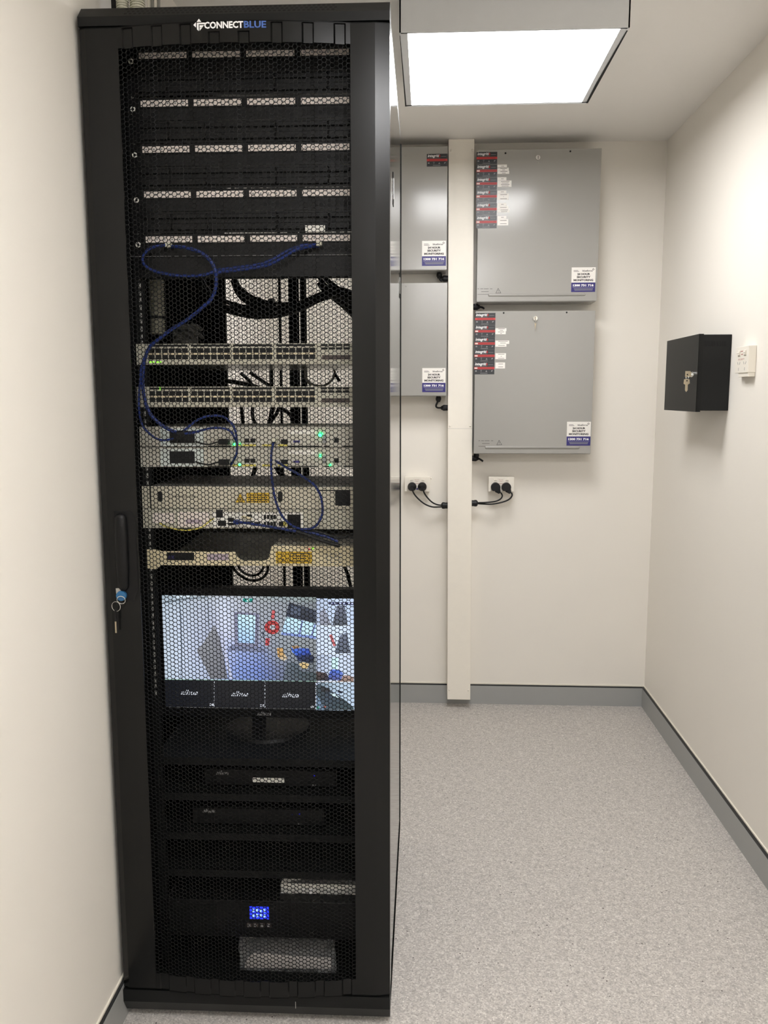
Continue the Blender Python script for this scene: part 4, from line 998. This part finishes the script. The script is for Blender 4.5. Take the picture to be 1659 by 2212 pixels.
# pale patching gear glimpsed at the left, behind the leads
t = thing('cable_termination', rk(390, 720, .34), 'grey cable termination clamps behind the upper switch at the left', 'terminal', RM)
random.seed(3)
for i in range(7):
    u, v = 378+i % 3*17+random.uniform(-4, 4), 704+i//3*14+random.uniform(-4, 4); a = rk(u, v, .34)
    b = MB(); b.tube([a, a+Vector((.012, .01, -.004)), a+Vector((.02, .02, -.012))], .0042, 10, 4); b.obj('clamp', 'greyst', t, smooth=True)
MB().box(rk(372, 700, .37).x, rk(425, 700, .37).x, .37, .38, rk(400, 742, .37).z, rk(400, 700, .37).z).obj('plate', 'greyst', t)

# ------------------------------------------------------------------ back wall: trunking, cabinets, sockets
TY = YB-.072
t0 = thing('cable_trunking', (.14, YB-.036, .04), 'cream vertical cable trunking screwed to the far wall', 'trunking')
tr = MB(); xa, xb_ = .0813, .1880
tr.box(xa, xb_, TY, YB, .040, ZC-.001)
def lean(mb):
    for v in mb.v: v.x += (ZC-v.z)*.0070*(1 if v.x < .135 else .80)
    return mb
lean(tr).obj('duct', 'trunk', t0, bevel=.0012)
for z in (2.405, 1.270, .085):
    for x in (xa+.009, xb_-.009):
        sc = MB(); sc.lathe((x, TY, z), (0, -1, 0), [(0, .0045), (.002, .0045), (.0035, .003), (.004, .001)], 12); lean(sc).obj('screw', 'white', t0, smooth=True)
ln_ = MB(); ln_.box(xa+.0, xb_, TY-.0004, TY+.001, 1.258, 1.2588); lean(ln_).obj('lid_joint', 'skirt', t0)

def cabinet(x0, x1, z0, z1, depth, lab, name='alarm_cabinet', rib=True, lockp=None, key=False):
    yf = YB-depth
    t = thing(name, ((x0+x1)/2, YB, z0), lab, 'cabinet')
    MB().box(x0, x1, yf+.0015, YB, z0, z1).obj('body', 'grey', t, bevel=.0015)
    dz = .004
    lid = MB(); lid.box(x0-.0012, x1+.0012, yf-.0004, yf+.0015, z0+.003, z1+.0012); lid.box(x0-.0012, x1+.0012, yf, yf+.02, z1, z1+.0012)
    dr = lid.obj('cover', 'grey', t, bevel=.0004)
    if rib:
        rb = MB(); rb.lathe((x0+.045, yf-.0002, z0+.028), (1, 0, 0), [(0, .0005), (.004, .0058), (x1-x0-.095, .0058), (x1-x0-.09, .0005)], 12)
        for v in rb.v: v.y = min(v.y, yf) if v.y > yf else yf-(yf-v.y)*.8
        rb.obj('pressed_rib', 'grey', dr, smooth=True)
    return t, dr, yf
BX = -.02
# sizes from the survey, faces 120 mm off the wall
D1 = .115; YFc = YB-D1
def wy(u, v): return on_y(u, v, YFc)
c_tl, c_br = wy(1025, 321), wy(1288, 652)
C3, C3d, yf = cabinet(.205, wy(1299, 321).x, wy(1288, 651).z, wy(1290, 321).z, D1, 'large grey alarm cabinet at the top right of the trunking with six black stickers')
C4, C4d, yf = cabinet(.201, wy(1285, 700).x-.001, wy(1276, 981).z, wy(1200, 672).z, D1, 'large grey alarm cabinet below its six-stickered twin, with five black stickers')
C1, C1d, yf = cabinet(-.272, wy(968, 400).x-.004, wy(900, 584).z, wy(900, 318).z, D1, 'grey alarm cabinet beside the rack, upper one, with one black sticker', rib=False)
C2, C2d, yf = cabinet(-.272, wy(967, 700).x-.004, wy(900, 856).z, wy(900, 612).z, D1, 'plain grey alarm cabinet beside the rack, lower one, without black sticker', rib=False)
def dot(t, u, v, m='hole', r=.0035):
    a = wy(u, v); MB().lathe((a.x, yf-.0004, a.z), (0, -1, 0), [(0, r), (.0012, r), (.0018, r*.5)], 12).obj('screw', m, t)
for t_, u, v, m in ((C3d, 1092, 331, 'hole'), (C3d, 1232, 327, 'hole'), (C4d, 1088, 676, 'hole'), (C4d, 1224, 675, 'hole'), (C1d, 876, 336, 'grey'), (C2d, 877, 618, 'grey')): dot(t_, u, v, m)
def camlock(dr, u, v, chrome=True):
    a = wy(u, v); b = MB(); b.lathe((a.x, yf-.0004, a.z), (0, -1, 0), [(0, .0105), (.004, .0105), (.006, .0095), (.0062, .004)], 20); o = b.obj('cam_lock', 'chrome', dr, smooth=True)
    MB().box(a.x-.0009, a.x+.0009, yf-.0070, yf-.0064, a.z-.006, a.z+.006).obj('keyhole', 'hole', dr)
    return a
a3 = camlock(C3d, 1162, 341); a4 = camlock(C4d, 1156, 688)
kt = thing('key', (a4.x, yf-.012, a4.z), 'small silver key left in the lock of the lower large cabinet', 'key')
MB().prism([(a4.x-.001, yf-.022, a4.z+.004), (a4.x-.001, yf-.009, a4.z+.004), (a4.x-.001, yf-.009, a4.z-.004), (a4.x-.001, yf-.022, a4.z-.004)], (.002, 0, 0)).obj('bow', 'keym', kt)
MB().torus((a4.x, yf-.020, a4.z-.014), (1, 0, 0), .0085, .0008, 20, 6).obj('ring', 'chrome', kt, smooth=True)
kk = MB(); kk.prism([(a4.x-.004, yf-.017, a4.z-.020), (a4.x+.004, yf-.017, a4.z-.020), (a4.x+.0015, yf-.017, a4.z-.032), (a4.x-.0015, yf-.017, a4.z-.048), (a4.x-.003, yf-.017, a4.z-.030)], (0, .002, 0)); kk.obj('second_key', 'keym', kt)
a = wy(1164, 352); kt3 = MB().lathe((a.x, yf-.001, a.z), (0, -1, 0), [(0, .002), (.003, .002), (.004, .001)], 10).obj('lock_pin', 'chrome', C3d)

def sticker(dr, u0, v0, u1, v1, sh=0., first=False):
    """black and red product sticker"""
    p0, p1 = wy(u0, v1), wy(u1, v0); x0, x1, z0, z1 = p0.x, p1.x, p0.z, p1.z; W_, H_ = x1-x0, z1-z0; y = yf-.0006
    b = MB().box(x0, x1, y-.0003, y+.0002, z0, z1).obj('sticker', 'stickb', dr)
    MB().box(x0, x1, y-.0005, y-.0003, z0+H_*.42, z0+H_*.60).obj('red_band', 'stickr', b)
    tx = MB(); tx.text('integriti', (x0+W_*.04, y-.0005, z0+H_*.665), UX, UZ, W_*.56, H_*.29, .02, .25)
    tx.obj('lettering', 'inkw', b)
    g = MB()
    g.box(x0+W_*.70, x1-W_*.06, y-.0005, y-.0003, z0+H_*.775, z0+H_*.80); g.box(x0+W_*.05, x0+W_*.62, y-.0005, y-.0003, z0+H_*.645, z0+H_*.66)
    g.box(x0+W_*.30, x0+W_*.66, y-.0005, y-.0003, z0+H_*.075, z0+H_*.11)
    g.box(x0+W_*.05, x0+W_*.13, y-.0005, y-.0003, z0+H_*.22, z0+H_*.33)
    g.box(x0+W_*.31, x0+W_*.38, y-.0005, y-.0003, z0+H_*.31, z0+H_*.35); g.box(x0+W_*.33, x0+W_*.36, y-.0005, y-.0003, z0+H_*.19, z0+H_*.25)
    g.prism([(x0+W_*.56, y-.0003, z0+H_*.20), (x0+W_*.65, y-.0003, z0+H_*.20), (x0+W_*.605, y-.0003, z0+H_*.34)], (0, -.0002, 0))
    g.prism([(x0+W_*.84, y-.0003, z0+H_*.20), (x0+W_*.90, y-.0003, z0+H_*.25), (x0+W_*.93, y-.0003, z0+H_*.34), (x0+W_*.85, y-.0003, z0+H_*.32)], (0, -.0002, 0))
    g.obj('icons', 'inkg', b)
    r = MB(); r.box(x0+W_*.59, x0+W_*.66, y-.0006, y-.0004, z0+H_*.72, z0+H_*.92)
    if first: r.box(x0+W_*.10, x0+W_*.90, y-.0006, y-.0005, z0+H_*.48, z0+H_*.54)
    else: r.box(x0+W_*.18, x0+W_*.98, y-.0006, y-.0005, z0+H_*.47, z0+H_*.55)
    r.obj('red_print', 'red2', b)
    if not first: MB().box(x0+W_*.02, x0+W_*.16, y-.0006, y-.0005, z0+H_*.455, z0+H_*.565).obj('band_end', 'paper', b)
    return b
for i in range(6):
    v = 328+i*27.6; sticker(C3d, 1029.2-i*.15, v, 1074.2-i*.2, v+27.6, first=(i == 0))
for i in range(5):
    v = 676+i*26.55; sticker(C4d, 1026.2-i*.55, v, 1070.3-i*.55, v+26.5, first=(i == 0))
sticker(C1d, 922, 332, 966.5, 360, first=True)
def tagstrip(dr, u0, v0, u1, v1, lines):
    p0, p1 = wy(u0, v1), wy(u1, v0); y = yf-.0006
    b = MB().box(p0.x, p1.x, y-.0004, y+.0002, p0.z, p1.z).obj('label_tape', 'stickw', dr)
    k = MB(); H_ = p1.z-p0.z; W_ = p1.x-p0.x
    for i, f in enumerate(lines):
        zc = p1.z-H_*(i+.5)/len(lines); c = p0.x+W_*.55; k.box(c-W_*f/2, c+W_*f/2, y-.0005, y-.0004, zc-.0008, zc+.0008)
    k.obj('print', 'ink', b)
C3T = [(355.5,1095,363,[.3]),(362,1099,369,[.6,.25]),(369,1100,376,[.6,.3]),(383,1094,390,[.3]),(390,1105,404,[.6,.5,.6,.5]),(411.5,1094,418,[.35]),(418,1099,432,[.6,.05,.6]),
       (438.5,1094,445,[.3]),(445,1098,452,[.6]),(452,1101,459,[.6,.5]),(466.5,1094,473,[.3]),(473,1098,487,[.6,.6])]
for v0, u1, v1, l in C3T: tagstrip(C3d, 1074.4, v0, u1, v1, l)
for v0, u1, v1, l in ((709,1094,715.5,[.6,.3]),(715.5,1092.5,722,[.6,.15]),(735.5,1100,743,[.7,.4]),(743,1094,749,[.6]),(763,1093,776,[.6,.1,.6]),(783,1091,796,[.5,.5])): tagstrip(C4d, 1070, v0, u1, v1, l)
def monitoring(dr, u0, v0, u1, v1):
    p0, p1 = wy(u0, v1), wy(u1, v0); x0, x1, z0, z1 = p0.x, p1.x, p0.z, p1.z; W_, H_ = x1-x0, z1-z0; y = yf-.0006
    b = MB().box(x0, x1, y-.0003, y+.0002, z0, z1).obj('notice', 'stickw', dr)
    MB().box(x0, x1, y-.0005, y-.0003, z0, z0+H_*.385).obj('navy_band', 'navy', b)
    t_ = MB()
    t_.text('24 HOUR', (x0+W_*.24, y-.0005, z0+H_*.685), UX, UZ, W_*.53, H_*.085, .05)
    t_.text('SECURITY', (x0+W_*.22, y-.0005, z0+H_*.565), UX, UZ, W_*.57, H_*.085, .05)
    t_.text('MONITORING', (x0+W_*.09, y-.0005, z0+H_*.44), UX, UZ, W_*.82, H_*.085, .05)
    t_.text('blueforce', (x0+W_*.45, y-.0005, z0+H_*.825), UX, UZ, W_*.42, H_*.075, .02)
    t_.box(x0+W_*.08, x0+W_*.27, y-.0005, y-.0003, z0+H_*.87, z0+H_*.885); t_.box(x0+W_*.08, x0+W_*.31, y-.0005, y-.0003, z0+H_*.825, z0+H_*.84)
    c = Vector((x0+W_*.90, y-.0004, z0+H_*.915)); s = W_*.05; q = W_*.028
    for k in range(4):
        a1, a2 = math.pi/2*k, math.pi/2*(k+1); f = lambda r, a: c+Vector((r*math.cos(a), 0, r*math.sin(a)))
        t_.add([f(s, a1), f(s, a2), f(q, a2), f(q, a1)], [(0, 1, 2, 3)])
    t_.obj('lettering', 'ink', b)
    w_ = MB(); w_.text('1300 731 716', (x0+W_*.07, y-.0007, z0+H_*.225), UX, UZ, W_*.86, H_*.095, .055)
    w_.box(x0+W_*.06, x1-W_*.06, y-.0007, y-.0005, z0+H_*.185, z0+H_*.19)
    w_.obj('phone_number', 'inkw', b)
    g = MB(); g.box(x0+W_*.11, x1-W_*.09, y-.0007, y-.0005, z0+H_*.115, z0+H_*.14); g.box(x0+W_*.14, x1-W_*.11, y-.0007, y-.0005, z0+H_*.065, z0+H_*.09); g.obj('small_print', 'inkg', b)
monitoring(C1d, 911.5, 520, 963.5, 574.5); monitoring(C2d, 912, 795, 962.5, 847)
monitoring(C3d, 1233.5, 577.3, 1287, 631); monitoring(C4d, 1223.5, 911, 1276.5, 962.5)
def rating(dr, u, v):
    k = MB(); y = yf-.0006
    def bar(a, b_, vv, h=.0016):
        p, q_ = wy(u+a, v+vv), wy(u+b_, v+vv); k.box(p.x, q_.x, y-.0002, y+.0003, p.z-h/2, p.z+h/2)
    for a, b_ in ((0, 3.5), (6, 12), (13.5, 24), (27, 32)): bar(a, b_, 0)
    bar(8, 24, 6); bar(0, 48, 12, .0013)
    A, B, C_2 = [wy(u+a, v+b_) for a, b_ in ((39, 9.5), (51, 9.0), (44.5, -1.8))]
    for p in (A, B, C_2): p.y = y
    G = (A+B+C_2)/3
    for P1, P2 in ((A, B), (B, C_2), (C_2, A)): k.add([P1, P2, G+(P2-G)*.78, G+(P1-G)*.78], [(0, 1, 2, 3)])
    k.box(G.x-.0006, G.x+.0006, y-.0002, y+.0003, G.z-.001, G.z+.006); k.box(G.x-.0006, G.x+.0006, y-.0002, y+.0003, G.z-.004, G.z-.0025)
    k.obj('rating_print', 'ink', dr)
rating(C3d, 1031.5, 624); rating(C4d, 1033.5, 952)

# glands and short flexes between the cabinets and the trunking
def gland_v(x, y, z, par, l=.022):
    MB().lathe((x, y, z), (0, 0, -1), [(0, .0095), (.006, .0112), (.0062, .0122), (.016, .0122), (.0175, .0105), (l+.003, .0075)], 12).obj('gland', 'rubber', par, smooth=False)
def gland_h(x, y, z, s, par, l=.030, r=.0125):
    MB().lathe((x, y, z), (s, 0, 0), [(0, r), (.008, r), (.0085, r*1.06), (.020, r*1.06), (.0215, r*.9), (l, r*.55)], 12).obj('gland', 'rubber', par)
YG = YB-.045
def wz(u, v, y=None): return on_y(u, v, YG if y is None else y)
def flex(lab, pts, gv, gh, s):
    t = thing('flex_conduit', pts[0], lab, 'cable', group=None)
    if gv: gland_v(gv[0], YG, gv[1], t)
    if gh: gland_h(gh[0], YG, gh[1], s, t)
    MB().tube(pts, .0042, 10, 6).obj('sheath', 'rubber', t, smooth=True)
xt = lambda v, side: (.0813+(ZC-v)*.0070 if side < 0 else .1880+(ZC-v)*.0056)
p = wz(949, 592); q = wz(952, 606); r_ = wz(966, 602)
flex('short black flex joining the upper left cabinet to the trunking', [(p.x, YG, C1.org.z-.018), (q.x-.002, YG-.004, q.z+.002), (q.x+.006, YG-.004, q.z-.001), (xt(r_.z, -1)-.026, YG, r_.z)], (p.x, C1.org.z), (xt(r_.z, -1), r_.z), -1)
p = wz(947, 865); q = wz(942, 878); r_ = wz(964, 881)
flex('short black flex joining the lower left cabinet to the trunking', [(p.x, YG, C2.org.z-.018), (q.x, YG-.004, q.z+.004), (q.x+.006, YG-.004, r_.z+.001), (xt(r_.z, -1)-.026, YG, r_.z)], (p.x, C2.org.z), (xt(r_.z, -1), r_.z), -1)
p = wz(1028, 663)
flex('short black flex below the upper large cabinet', [(xt(p.z, 1)+.028, YG, p.z), (xt(p.z, 1)+.040, YG-.012, p.z-.004), (xt(p.z, 1)+.046, YG-.018, p.z-.009)], (xt(p.z, 1)+.010, C3.org.z), (xt(p.z, 1), p.z), 1)
p = wz(1024, 990)
flex('short black flex below the lower large cabinet', [(xt(p.z, 1)+.028, YG, p.z), (xt(p.z, 1)+.040, YG-.010, p.z-.006), (xt(p.z, 1)+.048, YG-.014, p.z-.012)], (xt(p.z, 1)+.020, C4.org.z), (xt(p.z, 1), p.z), 1)

def outlet(u0, v0, u1, v1, depth, lab):
    y = YB-depth; a, b = on_y(u0, v1, y), on_y(u1, v0, y); x0, x1, z0, z1 = a.x, b.x, a.z, b.z; W_, H_ = x1-x0, z1-z0
    t = thing('power_outlet', ((x0+x1)/2, YB, z0), lab, 'power outlet')
    MB().box(x0+.002, x1-.002, y+.008, YB, z0+.002, z1-.002).obj('mounting_box', 'white', t, bevel=.002)
    MB().box(x0, x1, y, y+.009, z0, z1).obj('plate', 'white', t, bevel=.0025, seg=2)
    for f in (.27, .72):
        b_ = MB(); c = x0+W_*f; b_.prism([(c-.0075, y, z1-.024), (c+.0075, y, z1-.024), (c+.0075, y, z1-.011), (c-.0075, y, z1-.011)], (0, -.0015, 0))
        b_.prism([(c-.006, y-.0015, z1-.021), (c-.006, y-.0045, z1-.0125), (c-.006, y-.0015, z1-.012)], (.012, 0, 0)); b_.obj('rocker_switch', 'white', t)
    k = MB(); k.text('Security', (x0+W_*.40, y-.0006, z1-.0155), UX, UZ, W_*.17, .0038, .01); k.text('Power', (x0+W_*.43, y-.0006, z1-.0215), UX, UZ, W_*.11, .0032, .01)
    k.box(x0+W_*.40, x0+W_*.57, y-.0006, y, z1-.031, z1-.0295); k.obj('engraving', 'inkred', t)
    return t, y
O1, oy = outlet(874, 1030, 929, 1062, .048, 'white double power outlet left of the trunking with two black plugs')
O2, oy2 = outlet(1055, 1030, 1111, 1062, .048, 'white double power outlet right of the trunking with two flat black plugs')
MB().lathe((on_y(931, 1033, YB).x, YB, on_y(931, 1033, YB).z), (0, -1, 0), [(0, .003), (.004, .003), (.005, .001)], 10).obj('plate_clip', 'white', O1)
def plug_cord(lab, u, v, path, round_=True, gx=None, y0=None):
    a = on_y(u, v, oy-.02); t = thing('power_cord', (a.x, oy, a.z), lab, 'power cord')
    if round_:
        MB().lathe((a.x, oy, a.z), (0, -1, 0), [(0, .0175), (.004, .0195), (.014, .0195), (.018, .0165), (.024, .0125), (.030, .0095), (.034, .006)], 20).obj('plug', 'rubber', t, smooth=True)
        MB().box(a.x-.004, a.x+.004, oy-.036, oy-.028, a.z-.012, a.z-.002).obj('strain_relief', 'rubber', t, bevel=.001)
    else:
        b = MB(); R2 = .0205; n = 18; th = [math.radians(-80+i*(280/(n-1))+30) for i in range(n)]
        pts = [(a.x+R2*math.cos(x), oy-.001, a.z+R2*math.sin(x)) for x in th]
        pts += [(a.x+.010, oy-.001, a.z-.0275), (a.x+.024, oy-.001, a.z-.0275), (a.x+.025, oy-.001, a.z-.0215)] if False else []
        b.prism(pts[:n], (0, -.022, 0))
        b.prism([(a.x-.004, oy-.001, a.z-.0195), (a.x+.014, oy-.001, a.z-.0285), (a.x+.0225, oy-.001, a.z-.0235), (a.x+.0195, oy-.001, a.z-.004)], (0, -.018, 0))
        b.obj('plug', 'rubber', t, bevel=.0015)
    pts = [on_y(p[0], p[1], p[2] if len(p) > 2 else oy-.012) for p in path]
    MB().tube(pts, .0033, 10, 6).obj('cord', 'rubber', t, smooth=True)
    return t
yg = YB-.045
plug_cord('black round plug and cord, farther from the trunking, in the outlet left of it', 890, 1052, [(890,1055,oy-.030),(894,1066,oy-.022),(904,1078),(918,1089),(934,1095),(950,1095,yg),(958,1094,yg)])
plug_cord('black round plug and cord, nearer the trunking, in the outlet left of it', 912, 1052, [(913,1055,oy-.030),(917,1066,oy-.022),(925,1077),(935,1086),(946,1090.5,yg),(958,1091.5,yg)])
plug_cord('flat black angled plug and cord, nearer the trunking, in the outlet right of it', 1071, 1053, [(1082,1064,oy-.015),(1085,1071,oy-.014),(1081,1078),(1070,1083),(1050,1085.5),(1034,1086,yg),(1027,1086.5,yg)], False)
plug_cord('flat black angled plug and cord, farther from the trunking, in the outlet right of it', 1094, 1053, [(1105,1064,oy-.015),(1106,1071,oy-.014),(1099,1079),(1084,1085),(1062,1089),(1040,1088.5,yg),(1027,1087.5,yg)], False)
for u, v, s, lab in ((962, 1092, -1, 'black cable gland on the trunking side facing the rack, low down'), (1019, 1087, 1, 'black cable gland on the trunking side away from the rack, low down')):
    p = on_y(u, v, yg); t = MB(); x = xt(p.z, s); r = .0135
    t.lathe((x, yg, p.z), (s, 0, 0), [(0, r), (.012, r), (.0125, r*1.08), (.022, r*1.08), (.025, r*.9), (.028, r*.6)], 12)
    tag(t.obj('cable_gland', 'rubber', None, (x, yg, p.z)), lab, 'cable gland')
a = on_y(901, 1056, oy-.004); tag(MB().cyl((a.x, oy, a.z), (0, -1, 0), .0035, .008, 12).obj('earth_stud', 'navy', None, (a.x, oy, a.z)), 'small dark blue stud between the two round plugs', 'stud')

# ------------------------------------------------------------------ right wall: black key cabinet and outlet
ky0, ky1, kx0, kz0, kz1 = 2.866, 3.238, .886, 1.346, 1.598
t = thing('black_wall_box', (XR, (ky0+ky1)/2, kz0), 'black steel lock box hung on the right wall with keys dangling from its door', 'lock box')
MB().box(kx0+.004, XR, ky0, ky1, kz0+.004, kz1-.001).obj('body', 'boxside', t, bevel=.0015)
dr = MB(); dr.box(kx0-.001, kx0+.001, ky0-.002, ky1, kz0, kz1+.001); dr.box(kx0, kx0+.014, ky0-.002, ky0-.0008, kz0, kz1+.001); dr.box(kx0, kx0+.012, ky0-.002, ky1, kz1, kz1+.001); dr.box(kx0, kx0+.012, ky0-.002, ky1, kz0, kz0+.001)
dr = dr.obj('door', 'powder', t)
vs = MB(); va, vb = on_y(1523, 737, ky0), on_y(1569, 748, ky0)
for i in range(14):
    x = va.x+(vb.x-va.x)*i/13; vs.box(x-.0013, x+.0013, ky0-.0009, ky0+.001, vb.z, va.z)
tag(vs.obj('vent_slots', 'hole', t), kind='stuff')
pl_ = on_x(1499, 809, kx0); MB().lathe((kx0-.001, pl_.y, pl_.z), (-1, 0, 0), [(0, .010), (.006, .010), (.010, .0085), (.0102, .003)], 18).obj('cam_lock', 'chrome', dr, smooth=True)
yk = pl_.y; kp = on_y(1486, 810, yk)
kt = thing('door_keys', (kp.x, yk, kp.z), 'pair of nickel keys hanging from the lock of the black wall box', 'key')
a, b = on_y(1480.3, 801.5, yk), on_y(1491.5, 814.5, yk)
MB().prism([(a.x, yk-.001, b.z), (b.x, yk-.001, b.z), (b.x, yk-.001, a.z), (a.x, yk-.001, a.z)], (0, .0022, 0)).box(b.x-.001, kx0-.009, yk-.0008, yk+.0008, (a.z+b.z)/2-.003, (a.z+b.z)/2+.003).obj('upper_key', 'keym', kt, bevel=.0005)
MB().cyl(((a.x*.6+b.x*.4), yk-.0011, a.z*.42+b.z*.58), (0, -1, 0), .0024, .0002, 12).obj('key_hole', 'hole', kt)
c = on_y(1484.5, 815.5, yk); MB().torus((c.x, yk-.001, c.z), (1, .3, 0), .0070, .0009, 20, 6).obj('ring', 'chrome', kt, smooth=True)
def K(u, v): q_ = on_y(u, v, yk); return (q_.x, yk-.002, q_.z)
MB().prism([K(1477.5, 819.5), K(1482, 818.5), K(1489, 819.5), K(1489.8, 828), K(1485.5, 831), K(1485, 843), K(1482, 847), K(1479.5, 843), K(1480, 831), K(1476.2, 829)], (0, .0022, 0)).obj('hanging_key', 'keym', kt)
c = on_y(1483.5, 822.5, yk); MB().cyl((c.x, yk-.0021, c.z), (0, -1, 0), .0024, .0003, 12).obj('key_hole', 'hole', kt)

gx = XR-.024
a, b = on_x(1587, 800, gx), on_x(1617.5, 752.5, gx)
y0, y1 = b.y, a.y; z0, z1 = 1.4685, 1.5500
t = thing('power_outlet', (XR, (y0+y1)/2, z0), 'white double power outlet on the right wall beside the black box', 'power outlet')
MB().box(gx+.003, XR, y0+.003, y1-.026, z0-.012, z0+.002).obj('mounting_box', 'white', t, bevel=.001)
MB().box(gx, XR, y0, y1, z0, z1).obj('plate', 'white', t, bevel=.002, seg=2)
W_ = y1-y0
for f in (.30, .76):
    c = y1-W_*(1-f); c = y1-W_*f
    b_ = MB(); b_.prism([(gx, c-.009, z1-.030), (gx, c+.009, z1-.030), (gx-.005, c+.009, z1-.020), (gx-.001, c+.009, z1-.012), (gx-.001, c-.009, z1-.012), (gx-.005, c-.009, z1-.020)], (.0005, 0, 0))
    b_.box(gx-.004, gx, c-.008, c+.008, z1-.027, z1-.014); b_.obj('rocker_switch', 'white', t)
    s_ = MB()
    for dy, dz, rot in ((-.008, .0, .5), (.008, .0, -.5), (0, -.018, 0)):
        cy, cz = c+dy, z0+.030+dz; hw, hh = .0011, .0045; cs, sn = math.cos(rot), math.sin(rot)
        s_.prism([(gx-.0003, cy+a_*hw*cs-b2*hh*sn, cz+a_*hw*sn+b2*hh*cs) for a_, b2 in ((-1, -1), (1, -1), (1, 1), (-1, 1))], (.0004, 0, 0))
    s_.obj('socket_slots', 'inkg', t)
tx = MB(); tx.text('SECURITY', (gx-.0004, y1-W_*.24, z1-.042), (0, -1, 0), UZ, W_*.48, .0048, .0); tx.obj('engraving', 'inkred', t)
tx = MB(); tx.box(gx-.0004, gx, y1-W_*.60, y1-W_*.42, z1-.017, z1-.0145); tx.box(gx-.0004, gx, y1-W_*.58, y1-W_*.45, z1-.026, z1-.0235); tx.obj('small_print', 'inkred', t)
